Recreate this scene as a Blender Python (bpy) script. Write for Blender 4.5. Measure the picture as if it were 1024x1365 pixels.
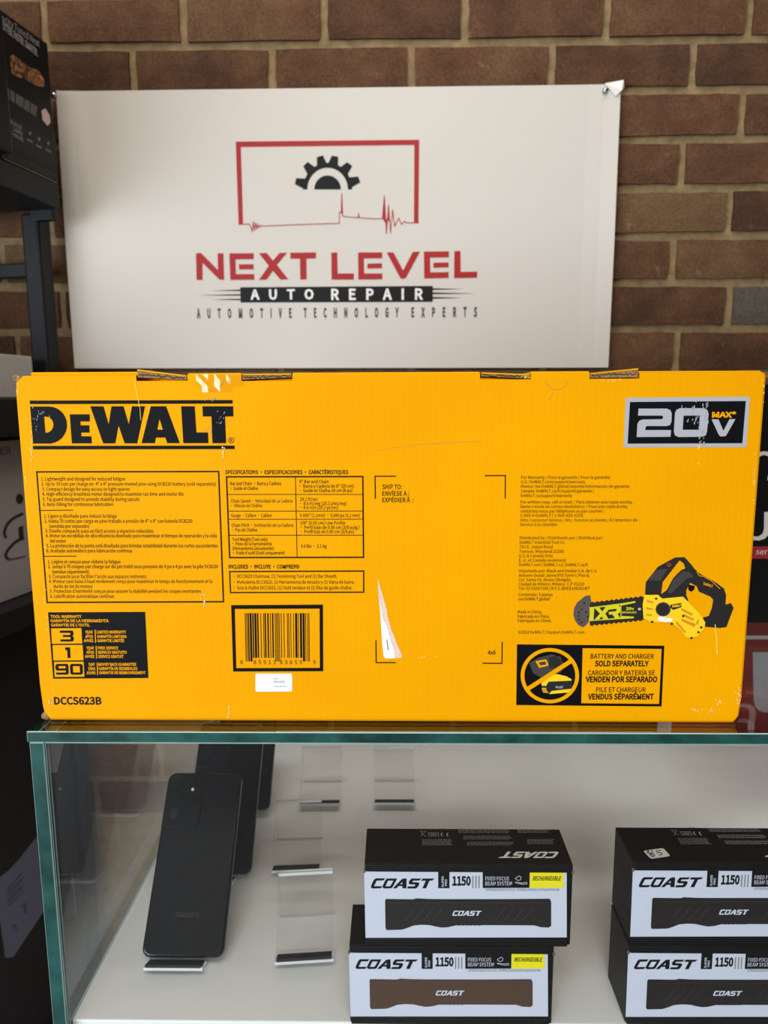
import bpy, bmesh, math, random
from mathutils import Vector, Matrix
from mathutils.geometry import tessellate_polygon

for o in list(bpy.data.objects): bpy.data.objects.remove(o)
SC = bpy.context.scene
COL = SC.collection
rnd = random.Random(7)

# ------------------------------------------------------------------ camera
# world: z = 0 on the top of the glass counter, y away from the viewer, metres
FPX, PITCH, YAW, ROLL, ZE = 950.0, .15216, .01566, -.00433, .24029
fw = Vector((-math.sin(YAW)*math.cos(PITCH), math.cos(YAW)*math.cos(PITCH), -math.sin(PITCH)))
rt0 = Vector((math.cos(YAW), math.sin(YAW), 0)); up0 = rt0.cross(fw)
RT = math.cos(ROLL)*rt0 + math.sin(ROLL)*up0
UP = -math.sin(ROLL)*rt0 + math.cos(ROLL)*up0
EYE = Vector((0, 0, ZE))
cd = bpy.data.cameras.new('camera'); cam = bpy.data.objects.new('camera', cd); COL.objects.link(cam)
cd.sensor_fit = 'HORIZONTAL'; cd.sensor_width = 36; cd.lens = FPX/1024*36
cd.clip_start = .01
M = Matrix((RT, UP, -fw)).transposed().to_4x4(); M.translation = EYE
cam.matrix_world = M
cd.dof.use_dof = True; cd.dof.focus_distance = .54; cd.dof.aperture_fstop = cd.lens/2.9
SC.camera = cam

# ------------------------------------------------------------------ light
SC.view_settings.view_transform = 'Standard'; SC.view_settings.look = 'None'
SC.view_settings.gamma = 1; SC.view_settings.use_curve_mapping = False
SC.view_settings.exposure = .33
SC.cycles.transparent_max_bounces = 40   # several clear sheets stand one behind another
W = bpy.data.worlds.new('world'); SC.world = W; W.use_nodes = True
W.node_tree.nodes['Background'].inputs[0].default_value = (.80, .88, 1.0, 1)
W.node_tree.nodes['Background'].inputs[1].default_value = .06

def area(name, loc, target, sx, sy, power, col):
    l = bpy.data.lights.new(name, 'AREA'); l.shape = 'RECTANGLE'; l.size = sx; l.size_y = sy
    l.energy = power; l.color = col
    o = bpy.data.objects.new(name, l); COL.objects.link(o); o.location = loc
    o.rotation_euler = (Vector(target)-Vector(loc)).to_track_quat('-Z', 'Y').to_euler()
    return o
# shop window, front left, low sill; ceiling strip, then two added lights that brighten the deck
area('shop_window_light', (-2.1, -2.0, -.1), (0, 1.0, .1), 2.2, 1.6, 98, (.80, .90, 1.0))
area('overhead_area_light', (-.1, .40, 1.95), (-.1, .40, 0), 1.5, .6, 15, (1.0, .95, .88))
area('overhead_area_light', (-.1, -.95, 1.95), (-.1, -.95, 0), 1.5, .6, 27, (1.0, .96, .91))  # added light, lifts the front of the white deck
area('overhead_area_light', (-.1, -3.4, 1.95), (-.1, -3.4, 0), 1.5, .6, 70, (1.0, .96, .91))  # added far light, reaches deep onto the deck and evens the banner

# ------------------------------------------------------------------ pixel helpers
def ray(x, y): return fw + RT*((x-512)/FPX) - UP*((y-682.5)/FPX)
def onZ(x, y, z): d = ray(x, y); return EYE + d*((z-ZE)/d.z)
def onY(x, y, Y): d = ray(x, y); return EYE + d*(Y/d.y)
def onX(x, y, X): d = ray(x, y); return EYE + d*(X/d.x)

# ------------------------------------------------------------------ materials
MATS = {}
def lin(c):
    def f(v):
        v /= 255
        return v/12.92 if v <= .04045 else ((v+.055)/1.055)**2.4
    return (f(c[0]), f(c[1]), f(c[2]), 1)
def mat(name, rgb, rough=.5, metal=0., spec=.5, vary=0., vscale=20., bump=0., bscale=200., bdist=.001, coat=0.):
    if name in MATS: return MATS[name]
    m = bpy.data.materials.new(name); m.use_nodes = True; MATS[name] = m
    nt = m.node_tree; b = nt.nodes['Principled BSDF']
    b.inputs['Base Color'].default_value = lin(rgb); b.inputs['Roughness'].default_value = rough
    b.inputs['Metallic'].default_value = metal; b.inputs['Specular IOR Level'].default_value = spec
    b.inputs['Coat Weight'].default_value = coat
    if vary or bump:
        tc = nt.nodes.new('ShaderNodeTexCoord')
    if vary:
        n = nt.nodes.new('ShaderNodeTexNoise'); n.inputs['Scale'].default_value = vscale; n.inputs['Detail'].default_value = 5
        r = nt.nodes.new('ShaderNodeMapRange'); r.inputs['From Min'].default_value = .3; r.inputs['From Max'].default_value = .7
        r.inputs['To Min'].default_value = 1-vary; r.inputs['To Max'].default_value = 1+vary
        mx = nt.nodes.new('ShaderNodeMix'); mx.data_type = 'RGBA'; mx.blend_type = 'MULTIPLY'; mx.inputs[0].default_value = 1
        mx.inputs[6].default_value = lin(rgb)
        nt.links.new(tc.outputs['Object'], n.inputs['Vector']); nt.links.new(n.outputs['Fac'], r.inputs['Value'])
        nt.links.new(r.outputs[0], mx.inputs[7]); nt.links.new(mx.outputs[2], b.inputs['Base Color'])
    if bump:
        n = nt.nodes.new('ShaderNodeTexNoise'); n.inputs['Scale'].default_value = bscale; n.inputs['Detail'].default_value = 4
        bp = nt.nodes.new('ShaderNodeBump'); bp.inputs['Strength'].default_value = bump; bp.inputs['Distance'].default_value = bdist
        nt.links.new(tc.outputs['Object'], n.inputs['Vector']); nt.links.new(n.outputs['Fac'], bp.inputs['Height'])
        nt.links.new(bp.outputs[0], b.inputs['Normal'])
    return m

def glass(name, tint, ior=1.5, gloss=1.0, cap=.4):
    """clear sheet: Fresnel mix of see-through and mirror reflection (thin-sheet glass)"""
    m = bpy.data.materials.new(name); m.use_nodes = True; MATS[name] = m
    nt = m.node_tree; nt.nodes.clear()
    out = nt.nodes.new('ShaderNodeOutputMaterial'); mx = nt.nodes.new('ShaderNodeMixShader')
    tr = nt.nodes.new('ShaderNodeBsdfTransparent'); tr.inputs[0].default_value = (*tint, 1)
    gl = nt.nodes.new('ShaderNodeBsdfGlossy'); gl.inputs['Roughness'].default_value = 0.0
    gl.inputs['Color'].default_value = (gloss, gloss, gloss, 1)
    fr = nt.nodes.new('ShaderNodeFresnel'); ge = nt.nodes.new('ShaderNodeNewGeometry')
    mr = nt.nodes.new('ShaderNodeMapRange'); mr.inputs['To Min'].default_value = ior; mr.inputs['To Max'].default_value = 1/ior
    nt.links.new(ge.outputs['Backfacing'], mr.inputs['Value']); nt.links.new(mr.outputs[0], fr.inputs['IOR'])
    mn = nt.nodes.new('ShaderNodeMath'); mn.operation = 'MINIMUM'; mn.inputs[1].default_value = cap
    nt.links.new(fr.outputs[0], mn.inputs[0]); nt.links.new(mn.outputs[0], mx.inputs[0]); nt.links.new(tr.outputs[0], mx.inputs[1]); nt.links.new(gl.outputs[0], mx.inputs[2])
    nt.links.new(mx.outputs[0], out.inputs[0])
    return m

def yellow_board():
    """printed corrugated board: fine vertical flutes and faint handling marks"""
    m = mat('yellow_board', (230, 156, 0), .55, spec=.04)
    nt = m.node_tree; b = nt.nodes['Principled BSDF']
    tc = nt.nodes.new('ShaderNodeTexCoord')
    wv = nt.nodes.new('ShaderNodeTexWave'); wv.wave_type = 'BANDS'; wv.bands_direction = 'X'
    wv.inputs['Scale'].default_value = 70; wv.inputs['Distortion'].default_value = .6
    no = nt.nodes.new('ShaderNodeTexNoise'); no.inputs['Scale'].default_value = 9; no.inputs['Detail'].default_value = 6
    ad = nt.nodes.new('ShaderNodeMath'); ad.operation = 'MULTIPLY_ADD'; ad.inputs[1].default_value = .10
    bp = nt.nodes.new('ShaderNodeBump'); bp.inputs['Strength'].default_value = .3; bp.inputs['Distance'].default_value = .0010
    for n in (wv, no): nt.links.new(tc.outputs['Object'], n.inputs['Vector'])
    nt.links.new(wv.outputs['Fac'], ad.inputs[0]); nt.links.new(no.outputs['Fac'], ad.inputs[2])
    nt.links.new(ad.outputs[0], bp.inputs['Height']); nt.links.new(bp.outputs[0], b.inputs['Normal'])
    n2 = nt.nodes.new('ShaderNodeTexNoise'); n2.inputs['Scale'].default_value = 6; n2.inputs['Detail'].default_value = 6
    cr = nt.nodes.new('ShaderNodeValToRGB')
    cr.color_ramp.elements[0].position = .3; cr.color_ramp.elements[0].color = lin((227, 152, 0))
    cr.color_ramp.elements[1].position = .7; cr.color_ramp.elements[1].color = lin((236, 162, 0))
    nt.links.new(tc.outputs['Object'], n2.inputs['Vector']); nt.links.new(n2.outputs['Fac'], cr.inputs[0])
    nt.links.new(cr.outputs[0], b.inputs['Base Color'])
    return m

def brick_mat(name, c1, c2, c3):
    m = bpy.data.materials.new(name); m.use_nodes = True; MATS[name] = m
    nt = m.node_tree; b = nt.nodes['Principled BSDF']; b.inputs['Roughness'].default_value = .9
    b.inputs['Specular IOR Level'].default_value = .2
    tc = nt.nodes.new('ShaderNodeTexCoord'); oi = nt.nodes.new('ShaderNodeObjectInfo')
    add = nt.nodes.new('ShaderNodeVectorMath'); add.operation = 'MULTIPLY_ADD'
    add.inputs[1].default_value = (1, 1, 1)
    sc = nt.nodes.new('ShaderNodeVectorMath'); sc.operation = 'SCALE'; sc.inputs['Scale'].default_value = 1.0
    cmb = nt.nodes.new('ShaderNodeCombineXYZ')
    ml = nt.nodes.new('ShaderNodeMath'); ml.operation = 'MULTIPLY'; ml.inputs[1].default_value = 37
    nt.links.new(oi.outputs['Random'], ml.inputs[0]); nt.links.new(ml.outputs[0], cmb.inputs[0]); nt.links.new(ml.outputs[0], cmb.inputs[2])
    nt.links.new(tc.outputs['Object'], add.inputs[0]); nt.links.new(cmb.outputs[0], add.inputs[2])
    n1 = nt.nodes.new('ShaderNodeTexNoise'); n1.inputs['Scale'].default_value = 14; n1.inputs['Detail'].default_value = 8; n1.inputs['Roughness'].default_value = .65
    n2 = nt.nodes.new('ShaderNodeTexNoise'); n2.inputs['Scale'].default_value = 260; n2.inputs['Detail'].default_value = 3
    for n in (n1, n2): nt.links.new(add.outputs[0], n.inputs['Vector'])
    a1 = nt.nodes.new('ShaderNodeMath'); a1.operation = 'MULTIPLY_ADD'; a1.inputs[1].default_value = .45
    nt.links.new(oi.outputs['Random'], a1.inputs[0]); nt.links.new(n1.outputs['Fac'], a1.inputs[2])
    a2 = nt.nodes.new('ShaderNodeMath'); a2.operation = 'SUBTRACT'; a2.inputs[1].default_value = .22
    nt.links.new(a1.outputs[0], a2.inputs[0])
    cr = nt.nodes.new('ShaderNodeValToRGB'); e = cr.color_ramp.elements
    e[0].position = .28; e[0].color = lin(c1); e[1].position = .72; e[1].color = lin(c3)
    k = e.new(.5); k.color = lin(c2)
    nt.links.new(a2.outputs[0], cr.inputs[0])
    mr = nt.nodes.new('ShaderNodeMapRange'); mr.inputs['From Min'].default_value = .35; mr.inputs['From Max'].default_value = .7
    mr.inputs['To Min'].default_value = .80; mr.inputs['To Max'].default_value = 1.2
    nt.links.new(n2.outputs['Fac'], mr.inputs['Value'])
    mx = nt.nodes.new('ShaderNodeMix'); mx.data_type = 'RGBA'; mx.blend_type = 'MULTIPLY'; mx.inputs[0].default_value = 1
    nt.links.new(cr.outputs[0], mx.inputs[6]); nt.links.new(mr.outputs[0], mx.inputs[7])
    # pale mortar smears
    n3 = nt.nodes.new('ShaderNodeTexNoise'); n3.inputs['Scale'].default_value = 30; n3.inputs['Detail'].default_value = 7; n3.inputs['Roughness'].default_value = .7
    nt.links.new(add.outputs[0], n3.inputs['Vector'])
    m3 = nt.nodes.new('ShaderNodeMapRange'); m3.inputs['From Min'].default_value = .62; m3.inputs['From Max'].default_value = .76; m3.inputs['To Max'].default_value = .6
    nt.links.new(n3.outputs['Fac'], m3.inputs['Value'])
    m4 = nt.nodes.new('ShaderNodeMix'); m4.data_type = 'RGBA'; m4.inputs[7].default_value = lin((150, 126, 92))
    nt.links.new(m3.outputs[0], m4.inputs[0]); nt.links.new(mx.outputs[2], m4.inputs[6])
    nt.links.new(m4.outputs[2], b.inputs['Base Color'])
    bp = nt.nodes.new('ShaderNodeBump'); bp.inputs['Strength'].default_value = .7; bp.inputs['Distance'].default_value = .0015
    a3 = nt.nodes.new('ShaderNodeMath'); a3.operation = 'ADD'
    nt.links.new(n2.outputs['Fac'], a3.inputs[0]); nt.links.new(n1.outputs['Fac'], a3.inputs[1])
    nt.links.new(a3.outputs[0], bp.inputs['Height']); nt.links.new(bp.outputs[0], b.inputs['Normal'])
    return m

YEL = yellow_board()
BRICK = brick_mat('red_brown_brick', (70, 48, 33), (92, 62, 42), (102, 77, 52))
BRICKG = brick_mat('grey_brick', (66, 60, 55), (76, 69, 62), (86, 78, 68))
MORTAR = mat('mortar', (134, 112, 80), .95, spec=.1, vary=.25, vscale=60, bump=.8, bscale=350, bdist=.002)
INK = mat('black_ink', (14, 14, 16), .55, spec=.08)
INKT = mat('black_text_ink', (30, 23, 8), .6, spec=.1)
YINK = mat('yellow_ink', (232, 157, 0), .55, spec=.04)
SILV = mat('silver_ink', (170, 170, 174), .45)
KRAFT = mat('kraft_board', (142, 110, 74), .9, spec=.1, vary=.35, vscale=420)
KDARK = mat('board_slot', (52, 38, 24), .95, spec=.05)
PALE = mat('scuffed_board', (236, 214, 150), .9, spec=.1)
PALEB = mat('scuffed_ink', (150, 158, 168), .9, spec=.1)
WHITE = mat('white_paper', (232, 230, 232), .6)
TORN = mat('torn_paper', (226, 196, 176), .95, spec=.05, vary=.12, vscale=500)
CREASE = mat('creased_yellow', (206, 138, 6), .6)
VINYL = mat('white_vinyl', (201, 193, 182), .5, spec=.3, bump=.05, bscale=6, bdist=.006)
PRED = mat('red_vinyl_print', (160, 24, 26), .5, spec=.3)
PBLK = mat('black_vinyl_print', (16, 16, 18), .55, spec=.2)
PWHT = mat('white_vinyl_print', (224, 218, 212), .5, spec=.3)
CBLK = mat('black_carton', (14, 13, 13), .5, spec=.18)
CWHT = mat('white_carton', (204, 206, 220), .5)
CYEL = mat('acid_yellow_print', (236, 222, 16), .5)
CGRY = mat('grey_print', (128, 126, 124), .6)
LBODY = mat('dark_torch_print', (34, 30, 28), .45)
LBRWN = mat('brown_torch_print', (82, 60, 46), .45)
LLINE = mat('torch_groove_print', (78, 74, 70), .5)
PHON = mat('phone_back', (9, 9, 10), .45, spec=.12)
PFRM = mat('phone_frame', (44, 46, 52), .22, metal=.8)
PLENS = mat('lens_glass', (6, 6, 8), .3, spec=.3)
PTXT = mat('phone_lettering', (12, 12, 13), .3)
FLASH = mat('flash_lens', (236, 228, 200), .3)
FOAM = mat('black_foam', (22, 22, 24), .8)
DECK = mat('white_laminate', (240, 241, 238), .35, vary=.03, vscale=5)
RACKM = mat('black_steel', (17, 17, 18), .5, spec=.3)
STEEL = mat('nail_steel', (190, 190, 188), .3, metal=1)
GLS = glass('clear_glass', (.988, .997, .993))
GEDGE = mat('green_glass_edge', (32, 70, 65), .12, spec=.5, vary=.5, vscale=40, coat=.2)
GARRIS = mat('polished_arris', (150, 178, 170), .2, coat=.6)
ACR = glass('clear_acrylic', (.995, .995, .995), 1.49, cap=.10)
ACRE = mat('acrylic_edge', (214, 214, 212), .15, coat=.5)
TAPE = glass('clear_tape', (.97, .96, .92), 1.6)

# ------------------------------------------------------------------ object helpers
def empty(name, loc, rz=0, label=None, cat=None, group=None):
    o = bpy.data.objects.new(name, None); COL.objects.link(o); o.location = loc; o.rotation_euler = (0, 0, rz)
    o.empty_display_size = .02
    tag(o, label, cat, group)
    return o
def tag(o, label=None, cat=None, group=None, kind=None):
    if label: o['label'] = label
    if cat: o['category'] = cat
    if group: o['group'] = group
    if kind: o['kind'] = kind
    return o
def from_bm(name, bm, mats, parent=None, smooth=False):
    me = bpy.data.meshes.new(name); bm.to_mesh(me); bm.free()
    return from_me(name, me, mats, parent, smooth)
def from_me(name, me, mats, parent=None, smooth=False):
    for m in (mats if isinstance(mats, (list, tuple)) else [mats]): me.materials.append(m)
    if smooth:
        for p in me.polygons: p.use_smooth = True
    o = bpy.data.objects.new(name, me); COL.objects.link(o)
    if parent: o.parent = parent
    return o
def add_box(bm, x0, x1, y0, y1, z0, z1, mi=0, bevel=0, seg=2):
    r = bmesh.ops.create_cube(bm, size=1)
    vs = r['verts']
    for v in vs: v.co = Vector(((x0+x1)/2+v.co.x*(x1-x0), (y0+y1)/2+v.co.y*(y1-y0), (z0+z1)/2+v.co.z*(z1-z0)))
    fs = set(f for v in vs for f in v.link_faces)
    for f in fs: f.material_index = mi
    if bevel:
        es = list(set(e for v in vs for e in v.link_edges))
        bmesh.ops.bevel(bm, geom=es, offset=bevel, segments=seg, affect='EDGES', profile=.5, material=mi)
    return vs
def box(name, x0, x1, y0, y1, z0, z1, m, parent=None, bevel=0, seg=2):
    bm = bmesh.new(); add_box(bm, x0, x1, y0, y1, z0, z1, 0, bevel, seg)
    return from_bm(name, bm, m, parent)
def prism(bm, loop, axis, a, b, mi=0):
    """extrude a 2D loop along an axis ('x': loop is (y,z), 'y': loop is (x,z), 'z': loop is (x,y))"""
    def P(p, t):
        return {'x': (t, p[0], p[1]), 'y': (p[0], t, p[1]), 'z': (p[0], p[1], t)}[axis]
    va = [bm.verts.new(P(p, a)) for p in loop]; vb = [bm.verts.new(P(p, b)) for p in loop]
    fs = [bm.faces.new(va), bm.faces.new(vb)]
    n = len(loop)
    for i in range(n): fs.append(bm.faces.new((va[i], va[(i+1) % n], vb[(i+1) % n], vb[i])))
    for f in fs: f.material_index = mi
    bmesh.ops.recalc_face_normals(bm, faces=fs)
    return fs
def rrect(w, l, r, n=6):
    """rounded rectangle outline centred on x, from y=0 to y=l"""
    pts = []
    for cx, cy, a0 in ((w/2-r, r, -90), (w/2-r, l-r, 0), (-w/2+r, l-r, 90), (-w/2+r, r, 180)):
        for i in range(n+1):
            a = math.radians(a0+90*i/n); pts.append((cx+r*math.cos(a), cy+r*math.sin(a)))
    return pts
def slab(bm, outline, t, bev, mi_side=0, mi_front=0, mi_back=0):
    """rounded sheet: outline (x,z), thickness along y from 0 (front) to t, eased edges"""
    cx = sum(p[0] for p in outline)/len(outline); cz = sum(p[1] for p in outline)/len(outline)
    sx = max(p[0] for p in outline)-cx; sz = max(p[1] for p in outline)-cz
    rings = []
    for y, o in ((0, bev), (bev*.3, bev*.3), (bev, 0), (t-bev, 0), (t-bev*.3, bev*.3), (t, bev)):
        rings.append([bm.verts.new((cx+(p[0]-cx)*(1-o/sx), y, cz+(p[1]-cz)*(1-o/sz))) for p in outline])
    n = len(outline)
    fs = []
    f = bm.faces.new(rings[0]); f.material_index = mi_front; fs.append(f)
    f = bm.faces.new(rings[-1]); f.material_index = mi_back; fs.append(f)
    for a, b in zip(rings, rings[1:]):
        for i in range(n):
            f = bm.faces.new((a[i], a[(i+1) % n], b[(i+1) % n], b[i])); f.material_index = mi_side; f.smooth = True; fs.append(f)
    bmesh.ops.recalc_face_normals(bm, faces=fs)

FONT = None
try:   # the plain sans that ships with Blender itself; the built-in font otherwise
    import os
    FONT = bpy.data.fonts.load(os.path.join(bpy.utils.system_resource('DATAFILES'), 'fonts', 'Noto Sans CJK Regular.woff2'))
except Exception: FONT = None
_tc = {}
def text_tris(s, bold=0., spacing=1., shear=0.):
    """triangles of a line of text, in units of its own box: x 0..1, y 0 = baseline, 1 = cap height"""
    k = (s, bold, spacing, shear)
    if k in _tc: return _tc[k]
    cu = bpy.data.curves.new('t', 'FONT'); cu.body = s; cu.resolution_u = 2
    if FONT: cu.font = FONT
    cu.offset = bold*.35+.0014 if FONT else bold
    cu.space_character = spacing; cu.shear = shear; cu.fill_mode = 'FRONT' if hasattr(cu, 'fill_mode') else cu.fill_mode
    ob = bpy.data.objects.new('t', cu)
    me = ob.to_mesh(); me.calc_loop_triangles()
    vs = [(v.co.x, v.co.y) for v in me.vertices]; tr = [tuple(t.vertices) for t in me.loop_triangles]
    ob.to_mesh_clear(); bpy.data.objects.remove(ob); bpy.data.curves.remove(cu)
    x0 = min(v[0] for v in vs); x1 = max(v[0] for v in vs)
    cap = CAP[0]
    vs = [((v[0]-x0)/(x1-x0), v[1]/cap) for v in vs]
    _tc[k] = (vs, tr); return _tc[k]
CAP = [.73]
def measure_cap():
    cu = bpy.data.curves.new('t', 'FONT'); cu.body = 'H'
    if FONT: cu.font = FONT
    ob = bpy.data.objects.new('t', cu); me = ob.to_mesh()
    CAP[0] = max(v.co.y for v in me.vertices); ob.to_mesh_clear(); bpy.data.objects.remove(ob); bpy.data.curves.remove(cu)
measure_cap()

class Crop:
    """reads coordinates off an enlarged crop of the photograph"""
    def __init__(s, x0, y0, k): s.x0, s.y0, s.k = x0, y0, k
    def __call__(s, *p): return [(s.x0+a/s.k, s.y0+b/s.k) for a, b in p]

class Print:
    """flat print on a plane: collects ink shapes given in photo pixels, as points on the printed surface"""
    def __init__(s, parent, hit, up, normal, step=.00012):
        s.parent, s.hit, s.up, s.n, s.step = parent, hit, up, normal, step
        s.v, s.f, s.m, s.mats = [], [], [], []
        loc = parent.location; rz = parent.rotation_euler.z
        s.T = (Matrix.Translation(loc) @ Matrix.Rotation(rz, 4, 'Z')).inverted()
    def mi(s, m):
        if m not in s.mats: s.mats.append(m)
        return s.mats.index(m)
    def tris(s, pts, tr, m, layer):
        b = len(s.v); k = s.mi(m); s.c = (getattr(s, 'c', 0)+1) % 20
        for p in pts: s.v.append(s.T @ (p + s.n*(s.step*layer+4e-6*s.c)))
        for t in tr:
            a, c, d = (pts[i] for i in t)
            if (c-a).cross(d-a).dot(s.n) < 0: t = t[::-1]
            s.f.append(tuple(b+i for i in t)); s.m.append(k)
    def poly(s, m, layer, *loops):
        L = [[Vector((x, y, 0)) for x, y in lp] for lp in loops]
        tr = tessellate_polygon(L)
        pts = [s.hit(x, y) for lp in loops for x, y in lp]
        s.tris(pts, tr, m, layer)
    def line(s, m, layer, pts, w):
        for (x0, y0), (x1, y1) in zip(pts, pts[1:]):
            L = math.hypot(x1-x0, y1-y0) or 1; ex, ey = (x1-x0)/L*w/2, (y1-y0)/L*w/2
            s.poly(m, layer, [(x0-ex-ey, y0-ey+ex), (x1+ex-ey, y1+ey+ex), (x1+ex+ey, y1+ey-ex), (x0-ex+ey, y0-ey-ex)])
    def stroke(s, m, layer, pts, w):
        """thin polyline without square ends"""
        for (x0, y0), (x1, y1) in zip(pts, pts[1:]):
            L = math.hypot(x1-x0, y1-y0) or 1; ex, ey = (x1-x0)/L*w/2, (y1-y0)/L*w/2
            s.poly(m, layer, [(x0-ey, y0+ex), (x1-ey, y1+ex), (x1+ey, y1-ex), (x0+ey, y0-ex)])
    def ellipse(s, m, layer, cx, cy, rx, ry, hole=0, n=40, a0=0, a1=360):
        if a1-a0 >= 360:
            o = [(cx+rx*math.cos(2*math.pi*i/n), cy+ry*math.sin(2*math.pi*i/n)) for i in range(n)]
            if hole: s.poly(m, layer, o, [(cx+(x-cx)*hole, cy+(y-cy)*hole) for x, y in o])
            else: s.poly(m, layer, o)
        else:
            A = [math.radians(a0+(a1-a0)*i/n) for i in range(n+1)]
            o = [(cx+rx*math.cos(a), cy-ry*math.sin(a)) for a in A]
            i_ = [(cx+rx*hole*math.cos(a), cy-ry*hole*math.sin(a)) for a in reversed(A)] if hole else [(cx, cy)]
            s.poly(m, layer, o+i_)
    def text(s, m, layer, t, x0, x1, ytop, ybase, bold=.0, spacing=1., shear=0., dy=0., rot=False):
        vs, tr = text_tris(t, bold, spacing, shear)
        o = s.hit(x0, ybase); r = s.hit(x1, ybase+dy)
        h = (s.hit(x0, ytop)-o).length
        upv = s.up*h
        pts = [o + (r-o)*vx + upv*vy for vx, vy in vs]
        s.tris(pts, tr, m, layer)
    def done(s, name, label=None):
        me = bpy.data.meshes.new(name); me.from_pydata(s.v, [], s.f)
        o = from_me(name, me, s.mats, s.parent)
        me.polygons.foreach_set('material_index', s.m); me.update()
        if label: o['label'] = label
        s.v, s.f, s.m, s.mats = [], [], [], []
        return o

# ------------------------------------------------------------------ the setting: brick wall, floor
YW, ZO, CP, XO, BL = 1.12494, .75687, .0677, .30682, .20446
wall = box('wall_back', -1.6, 1.6, YW+.007, YW+.16, -.95, 1.9, MORTAR); tag(wall, 'brown brick wall with sandy mortar joints behind the banner', kind='structure')
floor = box('floor', -2.6, 2.6, -2.6, YW+.16, -1.0, -.95, mat('grey_floor', (52, 50, 48), .7, vary=.1)); tag(floor, 'grey shop floor', kind='structure')

def brick_mesh(seed, L):
    r = random.Random(seed); nx, nz = 7, 3; j = .0122
    w, h, d = L-j, CP-j-.0005, .045
    bm = bmesh.new(); g = {}
    for i in range(nx+1):
        for k in range(nz+1):
            ex = i in (0, nx); ez = k in (0, nz)
            x = -w/2+w*i/nx + r.uniform(-.0012, .0012); z = -h/2+h*k/nz + r.uniform(-.0009, .0009)
            y = r.uniform(-.0006, .0006) + (.0018 if ex or ez else 0) + (.0016 if ex and ez else 0)
            g[i, k] = bm.verts.new((x, y, z))
    for i in range(nx):
        for k in range(nz): bm.faces.new((g[i, k], g[i+1, k], g[i+1, k+1], g[i, k+1]))
    per = [g[i, 0] for i in range(nx+1)]+[g[nx, k] for k in range(1, nz+1)]+[g[i, nz] for i in range(nx-1, -1, -1)]+[g[0, k] for k in range(nz-1, 0, -1)]
    bk = [bm.verts.new((v.co.x, d, v.co.z)) for v in per]
    n = len(per)
    for i in range(n): bm.faces.new((per[i], bk[i], bk[(i+1) % n], per[(i+1) % n]))
    me = bpy.data.meshes.new('brick'); bm.to_mesh(me); bm.free(); me.materials.append(BRICK)
    return me
BM = [brick_mesh(s, BL) for s in range(6)]
BMG = brick_mesh(9, BL); BMG.materials.clear(); BMG.materials.append(BRICKG)
joint_px = {1: (925, 86), 2: (990.6, 150), 3: (911, 215), 4: (974, 280), 5: (898, 345), 6: (973, 408), 7: (903, 470)}
for row in range(-5, 19):
    zc = ZO - row*CP + CP/2
    if row in joint_px: xj = onY(*joint_px[row], YW).x
    else: xj = XO + (BL/2+.012 if row % 2 else 0) + rnd.uniform(-.008, .008)*(row != 0)
    k0 = math.floor((-1.15-xj)/BL)
    for k in range(k0, k0+12):
        grey = (row == 6 and k*BL+xj > .45 and k*BL+xj < .6)
        o = bpy.data.objects.new('brick', BMG if grey else BM[rnd.randrange(6)]); COL.objects.link(o)
        o.parent = wall; o.location = (xj+(k+.5)*BL, YW+rnd.uniform(-.0006, .0012), zc+rnd.uniform(-.0006, .0006))
        o.rotation_euler = (0, rnd.uniform(-.004, .004), 0)

# ------------------------------------------------------------------ glass display counter
YF, YD, ZD, XL = .4954, .985, -.2516, -.2735
case = empty('display_case', (.42, .75, -.95), 0, 'glass display counter with green edged panes and white deck', 'display case')
def cbox(bm, x0, x1, y0, y1, z0, z1, **k): return add_box(bm, x0-.42, x1-.42, y0-.75, y1-.75, z0+.95, z1+.95, **k)
def pane(name, x0, x1, y0, y1, z0, z1, thin):
    bm = bmesh.new(); cbox(bm, x0, x1, y0, y1, z0, z1)
    bmesh.ops.bevel(bm, geom=bm.edges[:], offset=.0007, segments=1, affect='EDGES')
    ax = 'xyz'.index(thin)
    for f in bm.faces:
        n = f.normal; a = sorted(abs(c) for c in n)
        f.material_index = 0 if abs(n[ax]) > .9 else (2 if a[1] > .3 else 1)
    return from_bm(name, bm, [GLS, GEDGE, GARRIS], case)
pane('top_pane', XL-.001, 1.13, YF-.0008, YD+.02, -.0088, 0, 'z')
pane('side_pane', XL, XL+.011, YF, YD+.015, ZD-.02, -.0092, 'x')
pane('side_pane', 1.12, 1.129, YF, YD+.015, ZD-.02, -.0092, 'x')
pane('front_pane', XL+.0115, 1.1195, YF+.0005, YF+.0050, ZD-.04, -.0092, 'y')
bm = bmesh.new(); cbox(bm, XL+.0115, 1.1195, YF+.0077, YD, ZD-.04, ZD, bevel=.0012)
from_bm('deck', bm, DECK, case)
bm = bmesh.new(); cbox(bm, XL, 1.129, YF, 1.1, -.95, ZD-.0405)
from_bm('base_cabinet', bm, DECK, case)

# ------------------------------------------------------------------ yellow chainsaw carton
XB, YB, TB, BW, BH, BD = -.00567, .51006, -.00282, .53, .26026, .19
carton = empty('tool_carton', (XB, YB, 0), TB, 'large yellow printed cardboard carton standing on the glass counter', 'carton')
def hitB(x, y):
    n = Vector((math.sin(TB), -math.cos(TB), 0)); d = ray(x, y)
    return EYE + d*((Vector((XB, YB, 0))-EYE).dot(n)/d.dot(n))
NB = Vector((math.sin(TB), -math.cos(TB), 0))
def locB(x, y):
    p = hitB(x, y); q = Matrix.Rotation(-TB, 3, 'Z') @ (p-Vector((XB, YB, 0))); return q.x, q.z
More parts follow.
